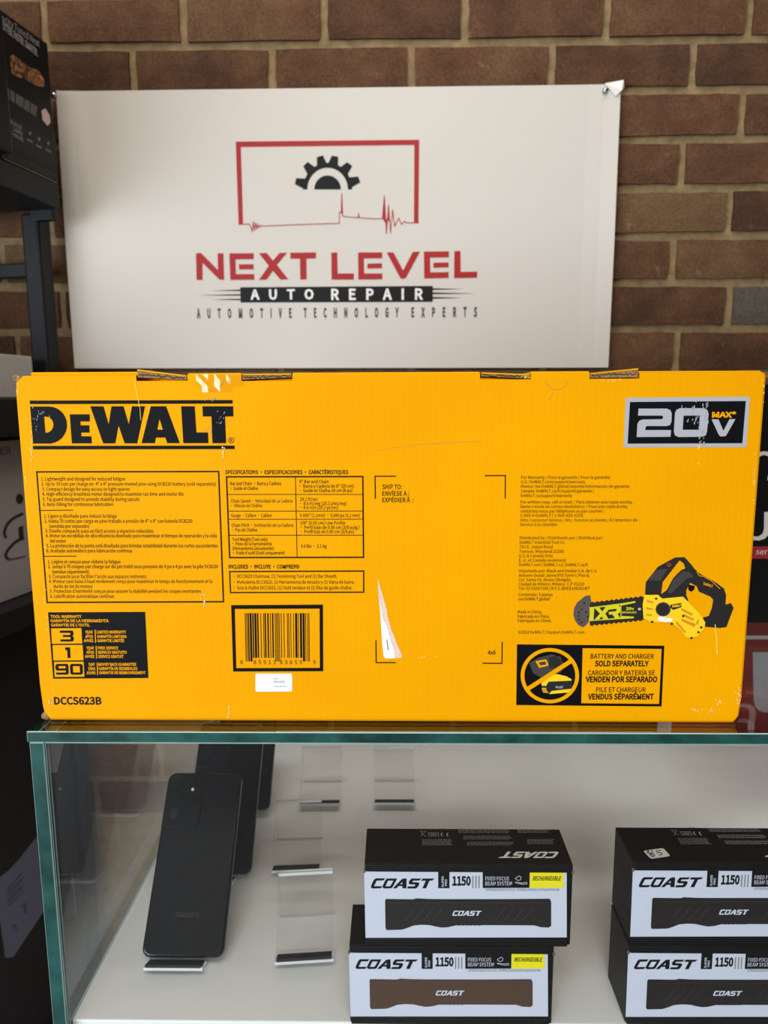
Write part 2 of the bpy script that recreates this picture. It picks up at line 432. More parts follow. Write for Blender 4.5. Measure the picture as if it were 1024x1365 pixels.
# front panel with the cut slots of the closing tabs along its top
slots = [(182, 250, 508), (322, 390, 508), (640, 708, 506), (786, 853, 505)]
top = [(-BW/2+.004, BH), ]
hw = BW/2
loop = [(-hw+.006, .001), (hw-.005, .001), (hw-.0012, .006), (hw, .02), (hw, BH-.002), (hw-.0015, BH)]
for a, b, yb in reversed(slots):
    xa, zb = locB(a, yb); xb, _ = locB(b, yb)
    loop += [(xb, BH), (xb, zb), (xa, zb), (xa, BH)]
loop += [(-hw+.006, BH), (-hw+.001, BH-.004), (-hw, BH-.01), (-hw, .03), (-hw+.001, .012), (-hw+.002, .006)]
bm = bmesh.new()
L3 = [[Vector((x, z, 0)) for x, z in loop]]
tr = tessellate_polygon(L3); n = len(loop)
va = [bm.verts.new((x, 0, z)) for x, z in loop]; vb = [bm.verts.new((x, .004, z)) for x, z in loop]
for t in tr: bm.faces.new([va[i] for i in t]); bm.faces.new([vb[i] for i in reversed(t)])
for i in range(n):
    f = bm.faces.new((va[i], vb[i], vb[(i+1) % n], va[(i+1) % n]))
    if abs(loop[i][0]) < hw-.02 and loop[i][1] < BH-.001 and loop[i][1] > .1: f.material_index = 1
bmesh.ops.recalc_face_normals(bm, faces=bm.faces[:])
es = [e for e in bm.edges if abs(e.verts[0].co.y) < 1e-6 and abs(e.verts[1].co.y) < 1e-6 and len(e.link_faces) == 2 and any(abs(f.normal.y) < .5 for f in e.link_faces)
      and (abs(e.verts[0].co.x) > hw-.008 and abs(e.verts[1].co.x) > hw-.008 or max(e.verts[0].co.z, e.verts[1].co.z) < .01)]
bmesh.ops.bevel(bm, geom=es, offset=.0018, segments=2, affect='EDGES')
from_bm('front_panel', bm, [YEL, KDARK], carton)
bm = bmesh.new(); add_box(bm, -hw+.0005, hw-.0005, .0042, BD, .0005, BH-.0075, bevel=.002)
from_bm('body', bm, YEL, carton)
xa = locB(37, 497)[0]
bm = bmesh.new()
# closing flap: yellow between the slots, laid over the panel edge
edges_px = [37, 182, 250, 322, 390, 640, 708, 786, 853, 1019]
ys = []
lo = []
for i in range(0, 10, 2):
    x0 = locB(edges_px[i], 500)[0]; x1 = locB(edges_px[i+1], 500)[0]
    add_box(bm, x0, x1, .0042 if i in (0, 8) else .0003, .05, BH-.0072, BH+(.0026 if i in (0,) else .0012), bevel=.0008)
from_bm('top_flap', bm, YEL, carton)
bm = bmesh.new(); add_box(bm, -hw+.012, hw-.003, .051, BD, BH-.0072, BH+.0012, bevel=.0008)
from_bm('top_flap', bm, YEL, carton)
# locking tabs: raw corrugated edges in the slots, yellow skin on top
def tab(a, b, za0, za1, zb0, zb1):
    x0 = locB(a, 500)[0]+.0006; x1 = locB(b, 500)[0]-.0006
    z = lambda px, py: locB(px, py)[1]
    q = [(x0, z(a, za1)), (x1, z(b, zb1)), (x1, z(b, zb0)), (x0, z(a, za0))]
    bm = bmesh.new()
    prism(bm, q, 'y', .0006, .03, 0)
    q2 = [(x0, q[3][1]), (x1, q[2][1]), (x1, q[2][1]+.0009), (x0, q[3][1]+.0009)]
    prism(bm, q2, 'y', .0002, .032, 1)
    # wavy fluting line on the raw edge
    N = 26; pts = []
    for i in range(N+1):
        t = i/N; zc = (q[0][1]+q[3][1])/2*(1-t)+(q[1][1]+q[2][1])/2*t
        pts.append((x0+.001+(x1-x0-.002)*t, zc+rnd.uniform(-.0009, .0009)))
    for (xa_, za_), (xb_, zb_) in zip(pts, pts[1:]):
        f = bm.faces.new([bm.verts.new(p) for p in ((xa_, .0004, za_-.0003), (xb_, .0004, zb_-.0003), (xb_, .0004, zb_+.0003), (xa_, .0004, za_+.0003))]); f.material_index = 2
    from_bm('locking_tab', bm, [KRAFT, YEL, KDARK], carton)['label'] = 'raw brown corrugated edge of a closing tab'
tab(182, 249, 494, 503, 502, 506.5)
tab(322, 389, 500, 506, 499.5, 503)
tab(641, 707, 498, 501.5, 500.5, 504.5)
tab(786, 852, 499, 503.5, 492.5, 503)

# ---- print on the carton
PR = Print(carton, hitB, Vector((0, 0, 1)), NB)
# thumb cuts and creases
PR.ellipse(CREASE, 1, 284, 505, 15, 16, hole=.93, n=20, a0=180, a1=360)
PR.ellipse(CREASE, 1, 742.5, 506, 15, 14, hole=.93, n=20, a0=180, a1=360)
PR.stroke(CREASE, 1, [(738, 522), (732, 533)], .8)
PR.stroke(CREASE, 1, [(505, 600), (560, 592), (640, 588)], .8)
PR.stroke(CREASE, 1, [(72, 934), (100, 944)], .5)
PR.done('crease_marks')['kind'] = 'stuff'

A = Crop(30, 520, 6.827); B = Crop(170, 520, 6.827)
def arc(cx, cy, rx, ry, a0, a1, n=14):
    return [(cx+rx*math.cos(math.radians(a0+(a1-a0)*i/n)), cy-ry*math.sin(math.radians(a0+(a1-a0)*i/n))) for i in range(n+1)]
PR.poly(INK, 1, A((65, 95))+B((957, 90), (957, 123))+A((68, 128)))
PR.poly(INK, 1, A((95, 507))+B((976, 505), (976, 537))+A((97, 540)))
PR.poly(INK, 1, A((70, 149), (240, 149), *arc(240, 318, 166, 169, 88, -80), (262, 487), (97, 487)),
        A((197, 242), (210, 242), *arc(212, 315, 70, 73, 80, -75), (210, 388)))
PR.poly(INK, 1, A((430, 220), (612, 220), (614, 285), (527, 285), (530, 320), (608, 320), (612, 387), (535, 387), (537, 420), (628, 420), (632, 485), (450, 485)))
PR.poly(INK, 1, A((617, 147), (738, 147), (785, 310), (810, 147), (920, 147), (968, 310), (996, 147), (1116, 147), (1044, 485), (930, 485), (875, 322), (845, 485), (735, 485)))
PR.poly(INK, 1, B((212, 147), (352, 147), (477, 483), (362, 483), (345, 432), (260, 432), (250, 483), (128, 483)), B((291, 262), (272, 360), (322, 360)))
PR.poly(INK, 1, B((488, 147), (612, 147), (628, 385), (733, 385), (737, 483), (508, 483)))
PR.poly(INK, 1, B((682, 147), (962, 147), (964, 240), (888, 240), (898, 483), (773, 483), (764, 240), (686, 240)))
c = B((944, 457))[0]; PR.ellipse(INK, 1, c[0], c[1], 3.9, 3.9, hole=.8, n=20)
PR.text(INK, 1, 'R', c[0]-1.4, c[0]+1.5, c[1]-1.9, c[1]+1.9, .01)
PR.done('brand_logo', 'large black brand lettering between two bars')

# feature list in its ruled frame
def frame(m, layer, q, w):
    PR.line(m, layer, q+[q[0]], w)
frame(INKT, 1, [(49, 629), (291.5, 628.5), (298, 802), (63, 803)], 1.9)
PR.line(INKT, 1, [(53.5, 680.4), (97, 680)], 1.1); PR.line(INKT, 1, [(59.5, 741.6), (101.5, 741.3)], 1.1)
feat = [
 ('1. Lightweight and designed for reduced fatigue', 55, 167, 638.2), ('2. Up to 70 cuts per charge on  4" x 4" pressure treated pine using DCB230 battery (sold separately)', 55.3, 287.9, 645),
 ('3. Compact design for easy access to tight spaces', 56.3, 173, 651.8), ('4. High-efficiency brushless motor designed to maximize run time and motor life', 56.5, 244.8, 658.4),
 ('5. Tip guard designed to provide stability during upcuts', 57, 186, 665.3), ('6. Auto-Oiling for continuous lubrication', 57.5, 151, 672.1),
 ('1. Ligero y diseñado para reducir la fatiga', 59, 155.5, 687.7), ('2. Hasta 70 cortes por carga en pino tratado a presión de 4" x 4" con batería DCB230', 59.3, 256.6, 694.4),
 ('(vendida por separado)', 66, 119, 701.2), ('3. Diseño compacto para un fácil acceso a espacios reducidos', 60.5, 204.6, 707.6),
 ('4. Motor sin escobillas de alta eficiencia diseñado para maximizar el tiempo de operación y la vida', 61, 289, 714), ('del motor', 67, 88.5, 721),
 ('5. La protección de la punta está diseñada para brindar estabilidad durante los cortes ascendentes', 62, 290.5, 727.3), ('6. Aceitado automático para lubricación continua', 62.3, 176, 734),
 ('1. Légère et conçue pour réduire la fatigue', 64, 160.8, 748.6), ("2. Jusqu'à 70 coupes par charge sur du pin traité sous pression de 4 po x 4 po avec la pile DCB230", 64, 290.8, 755),
 ('(vendue séparément)', 70, 118.6, 762), ("3. Compacte pour faciliter l'accès aux espaces restreints", 65, 195.3, 768.3),
 ('4. Moteur sans balai à haut rendement conçu pour maximiser le temps de fonctionnement et la', 65.5, 283, 774.8), ('durée de vie du moteur', 71.5, 124, 781.4),
 ("5. Protection d'extrémité conçue pour assurer la stabilité pendant les coupes montantes", 66.5, 268, 787.9), ('6. Lubrification automatique continue', 67, 152, 794.6)]
for t, x0, x1, yc in feat: PR.text(INKT, 1, t, x0, x1, yc-2.2, yc+2.3, .006)
PR.done('feature_list', 'ruled frame of small black numbered feature lines')

# specification table
K = Crop(295, 620, 5.251)
def kt(t, a, b, yc, h=23, bold=.006): PR.text(INKT, 1, t, 295+a/5.251, 295+b/5.251, 620+(yc-h/2)/5.251, 620+(yc+h/2)/5.251, bold)
kt('SPECIFICATIONS • ESPECIFICACIONES • CARACTÉRISTIQUES', 28, 890, 49, 26, .03)
frame(INKT, 1, K((37, 82), (991, 80), (996, 645), (59, 647)), 1.9)
PR.line(INKT, 1, K((519, 82), (531, 644)), 1.0)
for (x0, y), (x1, y1) in (((43, 205), (992, 205)), ((47, 322), (993, 321)), ((50, 379), (994, 378)), ((54, 491), (994, 490))): PR.line(INKT, 1, K((x0, y), (x1, y1)), .9)
for a in [('Bar and Chain • Barra y Cadena', 62, 418, 128), ('• Guide et Chaîne', 65, 258, 162), ('8" Bar and Chain', 547, 752, 115), ('• Barra y Cadena de 8" (20 cm)', 549, 927, 146),
          ('• Guide et Chaîne 20 cm (8 po)', 550, 917, 177), ('Chain Speed • Velocidad de La Cadena', 68, 498, 250), ('• Vitesse de Chaîne', 70, 287, 283), ('28.2 ft/sec', 550, 677, 238),
          ('• 8.6 m/seg (28.2 pies/seg)', 553, 877, 267), ('• 8.6 m/s (28.2 pi/sec)', 553, 820, 296), ('Gauge • Calibre • Calibre', 70, 352, 352), ('0.043" (1.1mm) • 0,043 po (1,1 mm)', 552, 970, 351),
          ('Chain Pitch • Inclinación de La Cadena', 73, 503, 420), ('• Pas de Chaîne', 77, 252, 453), ('3/8" (0.95 cm) Low Profile', 553, 868, 404), ('• Perfil bajo de 0.95 cm (3/8 pulg.)', 557, 967, 435),
          ('• Profil bas de 0.95 cm (3/8 po)', 557, 928, 465), ('Tool Weight (Tool only)', 78, 325, 519), ('• Peso de la herramienta', 80, 353, 550), ('(Herramienta únicamente)', 80, 368, 582),
          ("• Poids d'outil (Outil uniquement)", 83, 445, 614), ('4.6 lbs • 2.1 kg', 557, 738, 566)]: kt(*a)
PR.done('specification_table', 'ruled black table of tool specifications')
kt('INCLUDES • INCLUYE • COMPREND', 52, 547, 710, 26, .03)
frame(INKT, 1, K((59, 745), (997, 741), (997, 889), (65, 892)), 1.7)
kt('• DCCS623 Chainsaw, (1) Tensioning Tool and (1) Bar Sheath.', 87, 812, 777); kt('• Motosierra DCCS623, (1) Herramienta de tensión y (1) Vaina de barra.', 88, 932, 818)
kt('• Scie à chaîne DCCS623, (1) Outil tendeur et (1) Étui de guide-chaîne.', 88, 918, 858)
PR.done('contents_list', 'small ruled frame listing what the carton includes')

# warranty panel
Wc = Crop(60, 810, 6.827)
PR.poly(INK, 1, Wc((28, 42), (912, 38), (942, 640), (75, 646)))
for q in (((57, 188), (332, 185), (340, 325), (65, 328)), ((70, 340), (343, 338), (352, 477), (78, 480)), ((83, 492), (352, 490), (360, 627), (90, 630))): PR.poly(YINK, 2, Wc(*q))
PR.poly(INK, 3, Wc((137, 207), (250, 207), (260, 218), (262, 245), (252, 256), (263, 268), (264, 295), (252, 307), (142, 307), (142, 287), (234, 287), (233, 266), (165, 266), (165, 247), (232, 247), (231, 228), (137, 228)))
PR.poly(INK, 3, Wc((185, 360), (230, 360), (235, 457), (207, 457), (203, 385), (187, 385)))
PR.poly(INK, 3, Wc((112, 510), (205, 510), (215, 525), (218, 595), (205, 608), (105, 608), (103, 589), (192, 588), (191, 571), (110, 571), (97, 558), (95, 525)), Wc((124, 530), (188, 530), (189, 551), (126, 551)))
PR.poly(INK, 3, Wc((240, 510), (330, 510), (345, 525), (347, 595), (335, 608), (245, 608), (232, 595), (228, 525)), Wc((255, 531), (317, 531), (320, 588), (258, 588)))
def wt(t, a, b, yc, h=25): PR.text(YINK, 2, t, 60+a/6.827, 60+b/6.827, 810+(yc-h/2)/6.827, 810+(yc+h/2)/6.827, .03)
for a in [('TOOL WARRANTY', 52, 335, 80), ('GARANTÍA DE LA HERRAMIENTA', 53, 582, 118), ("GARANTIE DE L'OUTIL", 57, 410, 157), ('YEAR', 368, 438, 221), ('AÑOS', 368, 440, 261), ('ANNÉE', 355, 442, 299),
          ('LIMITED WARRANTY', 472, 740, 221), ('GARANTÍA LIMITADA', 475, 745, 261), ('GARANTIE LIMITÉE', 477, 722, 299), ('YEAR', 378, 448, 366), ('AÑOS', 378, 450, 405), ('ANNÉE', 365, 452, 443),
          ('FREE SERVICE', 483, 668, 366), ('SERVICIO GRATUITO', 483, 745, 405), ('SERVICE GRATUIT', 485, 718, 443), ('DAY', 402, 457, 515), ('DÍAS', 398, 460, 554), ('JOURS', 377, 463, 592),
          ('MONEY BACK GUARANTEE', 490, 833, 515), ('GARANTÍA DE REEMBOLSO', 492, 843, 553), ('GARANTIE DE REMBOURSEMENT', 495, 918, 591)]: wt(*a)
for q in (((453, 200), (461, 200), (466, 318), (458, 318)), ((463, 346), (471, 346), (475, 462), (467, 462)), ((473, 499), (481, 499), (485, 612), (477, 612))): PR.poly(YINK, 2, Wc(*q))
PR.done('warranty_panel', 'black panel with yellow warranty figures 3, 1 and 90')
PR.text(INKT, 1, 'DCCS623B', 60+85/6.827, 60+517/6.827, 810+815/6.827, 810+879/6.827, .035)
PR.done('model_number', 'bold black model number')

# bar code
U = Crop(300, 800, 7.314)
PR.poly(INK, 1, U((60, 48), (955, 43), (958, 692), (80, 695)), U((95, 85), (922, 82), (925, 660), (110, 662)))
LC = ['0001101', '0011001', '0010011', '0111101', '0100011', '0110001', '0101111', '0111011', '0110111', '0001011']
digits = '885911838559'
bits = '101'+''.join(LC[int(d)] for d in digits[:6])+'01010'+''.join(''.join('10'[int(b)] for b in LC[int(d)]) for d in digits[6:])+'101'
i = 0
while i < 95:
    if bits[i] == '1':
        j = i
        while j < 95 and bits[j] == '1': j += 1
        a, b = i/95, j/95
        longb = i < 10 or i > 84 or 44 <= i <= 50
        yb = 597 if longb else 562
        xt = lambda t: 192+t*630; xb_ = lambda t: 192+t*630+(11-7*t)*(yb-127)/470
        PR.poly(INK, 1, U((xt(a), 127), (xt(b), 126), (xb_(b), yb), (xb_(a), yb)))
        i = j
    else: i += 1
def ut(t, a, b, sp=1.0): PR.text(INK, 1, t, 300+a/7.314, 300+b/7.314, 800+585/7.314, 800+623/7.314, .0, sp)
ut('8', 149, 174); ut('85911', 280, 495, 1.25); ut('83855', 536, 752, 1.25); ut('9', 860, 884)
PR.done('bar_code', 'black framed bar code with digits')
# price sticker
bx = U((297, 715), (655, 715), (655, 890), (297, 892))
def rq(q, r, n=4):
    pts = []
    for i in range(4):
        p0, p, p1 = (Vector(q[i-1]), Vector(q[i]), Vector(q[(i+1) % 4]))
        a = p+(p0-p).normalized()*r; b = p+(p1-p).normalized()*r
        for k in range(n+1):
            t = k/n; w = a*(1-t)**2+p*2*t*(1-t)+b*t*t; pts.append((w.x, w.y))
    return pts
PR.poly(WHITE, 1, rq(bx, 2.2))
PR.text(CGRY, 2, 'Box:', 300+476/7.314, 300+520/7.314, 800+756/7.314, 800+770/7.314); PR.text(CGRY, 2, '451930', 300+476/7.314, 300+582/7.314, 800+785/7.314, 800+804/7.314, .01)
PR.text(CGRY, 2, '2026-04-09 1', 300+476/7.314, 300+612/7.314, 800+832/7.314, 800+846/7.314)
PR.done('price_sticker', 'small white rounded sticker under the bar code')

# shipping label corner marks
for q in ([(527, 634.8), (500, 634.8), (500.4, 664)], [(647, 633.9), (673.8, 633.9), (673.6, 663.7)], [(501.2, 854.3), (501.6, 883.2), (526.8, 883.2)], [(669.6, 856.2), (669.2, 884.2), (644, 884)]): PR.line(INKT, 1, q, 1.5); PR.done('corner_mark')
sx = lambda v: 290+v/2.7676
sy = lambda v: 480+v/2.7676
PR.text(INKT, 1, 'SHIP TO:', sx(608), sx(680), sy(459), sy(475.5), .015); PR.text(INKT, 1, 'ENVÍESE A :', sx(608), sx(707), sy(484), sy(500), .015); PR.text(INKT, 1, 'EXPÉDIER À  :', sx(608), sx(723), sy(508), sy(524), .015)
PR.done('address_prompt', 'three short black lines asking for the address')
PR.text(INKT, 1, '4x6', 490+863/5.389, 490+920/5.389, 760+577/5.389, 760+605/5.389, .02)
PR.done('size_mark', 'small figures 4x6')
V = Crop(490, 760, 5.389)
PR.poly(TORN, 1, V((72, 60), (82, 90), (112, 190), (120, 215), (140, 290), (143, 325), (165, 400), (172, 430), (195, 480), (205, 515), (230, 570), (248, 610), (246, 630), (130, 636), (115, 620), (105, 530), (92, 330), (80, 180)))
PR.poly(WHITE, 2, V((84, 190), (100, 270), (112, 350), (140, 400), (160, 480), (195, 590), (195, 632), (130, 634), (117, 620), (107, 530), (94, 330)))
PR.poly(CGRY, 3, V((136, 497), (142, 497), (153, 572), (145, 572)))
PR.done('torn_sticker', 'torn remnant of a white shipping sticker')

# address text block
def at(k, t, a, b, yc, h=22):
    y0 = (625, 735)[k]; PR.text(INKT, 1, t, 680+a/5.689, 680+b/5.689, y0+(yc-h/2)/5.689, y0+(yc+h/2)/5.689, .004)
for a in [(0, 'For Warranty / Para la garantía / Pour la garantie:', 85, 762, 64), (0, 'U.S.: DeWALT.com/support/warranty', 84, 570, 98), (0, 'Mexico: mx.DeWALT.global/soporte/informacion-de-garantia', 83, 903, 132),
          (0, 'Canada: DeWALT.ca/fr/support/garantie |', 82, 632, 167), (0, 'DeWALT.ca/support/warranty', 81, 470, 202), (0, 'For written copy, call or mail: / Para obtener una copia escrita,', 80, 928, 251),
          (0, 'llame o envíe un correo electrónico: / Pour une copie écrite,', 79, 892, 285), (0, 'contactez-nous par téléphone ou par courrier :', 78, 714, 320), (0, '1-800-4-DeWALT | 1-800-433-9258', 78, 553, 353),
          (0, "Attn: Customer Service / Atn.: Servicio al cliente / À l'attention de  :", 77, 985, 388), (0, 'Service à la clientèle', 76, 357, 422), (0, 'Distributed by / Distribuido por / Distribué par:', 73, 703, 522),
          (0, 'DeWALT Industrial Tool Co.', 73, 418, 556), (0, '701 E. Joppa Road', 72, 322, 590), (0, 'Towson, Maryland 21286', 70, 407, 625), (1, 'U.S. & Canada Only', 68, 325, 32), (1, 'É.-U, et Canada seulement', 68, 422, 66),
          (1, 'DeWALT.com | DeWALT.ca | DeWALT.ca/fr', 68, 592, 100), (1, 'Importado por: Black and Decker S.A. de C.V.', 67, 662, 147), (1, 'Antonio Dovali Jaime #70 Torre C Piso 8,', 66, 602, 181),
          (1, 'Col. Santa Fé, Alvaro Obregón,', 65, 465, 214), (1, 'Ciudad de México, México. C.P 01210', 65, 562, 247), (1, 'Tel: 55 53267100 | R.F.C.BDE8106261W7', 64, 603, 280), (1, 'Contenido: 3 piezas', 63, 322, 327),
          (1, 'mx.DeWALT.global', 63, 300, 360), (1, 'Made in China,', 58, 240, 458), (1, 'Fabricada en China,', 58, 298, 492), (1, 'Fabriqués en Chine,', 58, 313, 525), (1, '©2024 DeWALT | Support.DeWALT.com', 60, 563, 612)]: at(*a)
PR.done('address_text', 'column of small black warranty and address lines')

# voltage badge
D = Crop(820, 520, 5.389)
PR.poly(SILV, 1, D((77, 55), (970, 47), (943, 410), (60, 412)), D((107, 85), (940, 78), (915, 382), (90, 385)))
PR.poly(INK, 1, D((107, 85), (940, 78), (915, 382), (90, 385)))
PR.poly(SILV, 2, D((168, 133), (372, 133), (398, 145), (407, 170), (405, 225), (395, 250), (372, 258), (228, 258), (219, 266), (217, 287), (402, 287), (398, 335), (155, 337), (160, 245), (172, 222), (195, 211), (335, 209), (345, 200), (345, 190), (336, 183), (165, 183)))
PR.poly(SILV, 2, D((465, 130), (640, 130), (664, 145), (671, 170), (660, 300), (650, 325), (625, 335), (455, 337), (430, 325), (422, 300), (430, 165), (440, 142)), D((492, 183), (608, 183), (602, 285), (485, 285)))
PR.poly(SILV, 2, D((693, 210), (742, 210), (778, 292), (822, 208), (864, 208), (800, 322), (790, 331), (757, 333), (745, 322)))
PR.text(YINK, 2, 'MAX*', 820+695/5.389, 820+868/5.389, 520+159/5.389, 520+195/5.389, .05)
for k in range(46):
    x = rnd.gauss(590, 55); y = rnd.uniform(70, 375) if 560 < x < 650 else rnd.uniform(75, 230); h = rnd.uniform(6, 30); w = rnd.uniform(3, 9)
    PR.poly(PALEB, 3, D((x, y), (x+w, y+rnd.uniform(-5, 5)), (x+w*.8, y+h), (x-1, y+h*.8)))
PR.done('voltage_badge', 'black badge with silver frame reading 20V MAX')

# picture of the saw
S = Crop(760, 735, 4.655)
DK = mat('saw_black_ink', (34, 31, 28), .45); GY = mat('saw_grey_ink', (84, 74, 70), .45); LG = mat('saw_lime_ink', (208, 198, 20), .45); GM = mat('saw_mid_grey_ink', (62, 58, 54), .45)
chain_t = []; chain_b = []
for i in range(23):
    x = 122+i*15; chain_t.append((x, 322-(x-122)*.118-(9 if i % 2 else 0))); chain_b.append((x, 456-(x-122)*.10+(9 if i % 2 else 0)))
PR.poly(DK, 1, S(*chain_t, (462, 280), (462, 420), *reversed(chain_b)))
PR.poly(GY, 2, S((95, 275), (125, 272), (130, 310), (118, 345), (122, 390), (115, 435), (95, 460), (80, 470), (50, 455), (30, 425), (20, 390), (25, 350), (45, 315)))
for x, y in ((72, 360), (55, 378), (52, 400), (55, 422), (70, 440), (100, 375), (108, 405), (88, 320)): PR.ellipse(DK, 3, *S((x, y))[0], 1.5, 1.2, n=10)
PR.poly(LG, 2, S((122, 347), (318, 322), (405, 308), (405, 318), (318, 336), (318, 400), (395, 404), (395, 414), (117, 432)))
PR.poly(DK, 3, S((150, 350), (313, 333), (312, 410), (145, 425)))
PR.poly(LG, 4, S((150, 350), (180, 347), (200, 372), (220, 342), (300, 333), (312, 345), (312, 375), (295, 388), (312, 415), (282, 418), (262, 390), (240, 391), (240, 374), (285, 370), (288, 355), (240, 360), (218, 385), (238, 420), (208, 423), (195, 402), (175, 425), (148, 426), (185, 385)))
PR.text(LG, 3, '20v', *[760+v/4.655 for v in (345, 397)], 735+346/4.655, 735+362/4.655, .04); PR.text(LG, 3, 'BRUSHLESS', *[760+v/4.655 for v in (322, 412)], 735+372/4.655, 735+383/4.655, .03)
PR.ellipse(SILV, 3, *S((430, 357))[0], 2.2, 1.8, n=12)
PR.poly(DK, 1, S((465, 265), (470, 190), (545, 95), (650, 38), (710, 35), (755, 85), (770, 105), (800, 135), (900, 190), (955, 230), (968, 270), (965, 330), (998, 320), (1015, 350), (970, 470), (930, 475), (840, 468), (825, 410), (860, 400), (880, 350), (888, 300), (870, 280), (800, 250), (785, 215), (745, 195), (722, 240), (720, 270), (735, 305), (690, 320), (575, 300)),
        S((565, 265), (575, 190), (680, 55), (705, 75), (715, 105), (690, 115), (640, 165), (600, 240)))
PR.poly(GM, 2, S((488, 180), (500, 150), (545, 112), (605, 108), (560, 182)))
PR.poly(GM, 2, S((640, 175), (700, 122), (745, 130), (770, 160), (720, 170), (660, 230), (625, 262), (605, 255)))
c = S((614, 83))[0]; PR.ellipse(mat('saw_red_ink', (190, 60, 50), .5), 2, c[0], c[1], 2.6, 2.3, hole=.6, n=16)
PR.stroke(YINK, 2, S((785, 125), (800, 150), (830, 155), (880, 185), (930, 232)), .8); PR.text(YINK, 2, 'DeWALT', *[760+v/4.655 for v in (828, 885)], 735+190/4.655, 735+206/4.655, .03, dy=4)
PR.poly(INK, 2, S((735, 205), (775, 215), (768, 240), (748, 250), (732, 235)))
SY = mat('saw_yellow_ink', (250, 200, 24), .42)
PR.poly(SY, 3, S((460, 270), (545, 268), (570, 292), (700, 280), (730, 310), (800, 380), (838, 440), (830, 480), (790, 525), (750, 538), (715, 530), (690, 490), (630, 440), (560, 440), (500, 435), (455, 415), (450, 330)))
OR = mat('saw_orange_ink', (206, 138, 10), .5)
for q in (((475, 300), (515, 310), (515, 322), (475, 312)), ((472, 345), (512, 352), (512, 364), (472, 357)), ((470, 385), (508, 392), (508, 402), (470, 396)), ((690, 350), (760, 385), (755, 398), (690, 365)), ((700, 385), (770, 418), (762, 430), (698, 400)),
          ((660, 430), (720, 500), (712, 508), (655, 445)), ((690, 415), (780, 450), (770, 468), (690, 430)), ((790, 420), (800, 425), (790, 455), (780, 450))): PR.poly(OR, 4, S(*q))
PR.ellipse(DK, 4, *S((576, 358))[0], 10.2, 9.6, n=12); PR.ellipse(GM, 5, *S((576, 358))[0], 10.2, 9.6, hole=.86, n=12)
PR.poly(WHITE, 4, S((545, 405), (575, 402), (600, 412), (635, 415), (632, 432), (590, 438), (545, 428)))
PR.poly(DK, 4, S((620, 330), (690, 318), (690, 345), (640, 362), (622, 350))); PR.text(SY, 5, 'DeWALT', *[760+v/4.655 for v in (632, 686)], 735+332/4.655, 735+346/4.655, .04, dy=-1.2)
for x, y in ((533, 292), (508, 435), (630, 448), (752, 535), (700, 400), (795, 500), (812, 470)): PR.ellipse(DK, 5, *S((x, y))[0], 1.8, 1.5, n=10)
PR.done('saw_picture', 'printed picture of a yellow and black hand chainsaw')

# battery notice
N = Crop(680, 850, 4.876)
PR.poly(INK, 1, N((45, 43), (1003, 52), (985, 447), (40, 438)))
PR.poly(YINK, 2, N((472, 68), (985, 73), (968, 430), (463, 425)))
c = N((258, 245))[0]
PR.poly(GM, 2, N((125, 165), (185, 130), (270, 108), (330, 125), (350, 190), (330, 225), (200, 258), (150, 230)))
PR.poly(DK, 3, N((250, 130), (300, 115), (335, 150), (330, 190), (255, 200)))
PR.poly(YINK, 3, N((165, 152), (235, 140), (250, 180), (190, 195)), N((185, 160), (228, 152), (236, 173), (197, 180)))
PR.poly(SY, 2, N((205, 290), (240, 255), (300, 235), (365, 250), (400, 270), (395, 340), (380, 355), (262, 365), (215, 355), (205, 320)))
PR.poly(DK, 3, N((250, 285), (400, 278), (405, 330), (270, 345), (255, 362), (235, 360), (235, 310)))
PR.poly(GM, 3, N((205, 310), (235, 312), (235, 328), (205, 326))); PR.poly(OR, 3, N((205, 330), (232, 332), (250, 358), (215, 356)))
PR.text(SILV, 4, 'FLEX', *[680+v/4.876 for v in (296, 345)], 850+314/4.876, 850+326/4.876, .04)
PR.ellipse(YINK, 5, c[0], c[1], 38.9, 36.8, hole=.872, n=64)
PR.poly(YINK, 5, N((104, 322), (388, 138), (405, 160), (120, 344)))
for t, a, b, y0, y1, bo in (('BATTERY AND CHARGER', 522, 933, 105, 135, .012), ('SOLD SEPARATELY', 550, 900, 150, 184, .04), ('CARGADOR Y BATERÍA SE', 505, 940, 212, 242, .012), ('VENDEN POR SEPARADO', 490, 955, 252, 287, .04), ('PILE ET CHARGEUR', 558, 880, 322, 352, .012), ('VENDUS SÉPARÉMENT', 505, 932, 365, 399, .04)):
    PR.text(INKT, 3, t, 680+a/4.876, 680+b/4.876, 850+y0/4.876, 850+y1/4.876, bo)
PR.done('battery_notice', 'black and yellow notice with a crossed out battery and charger')

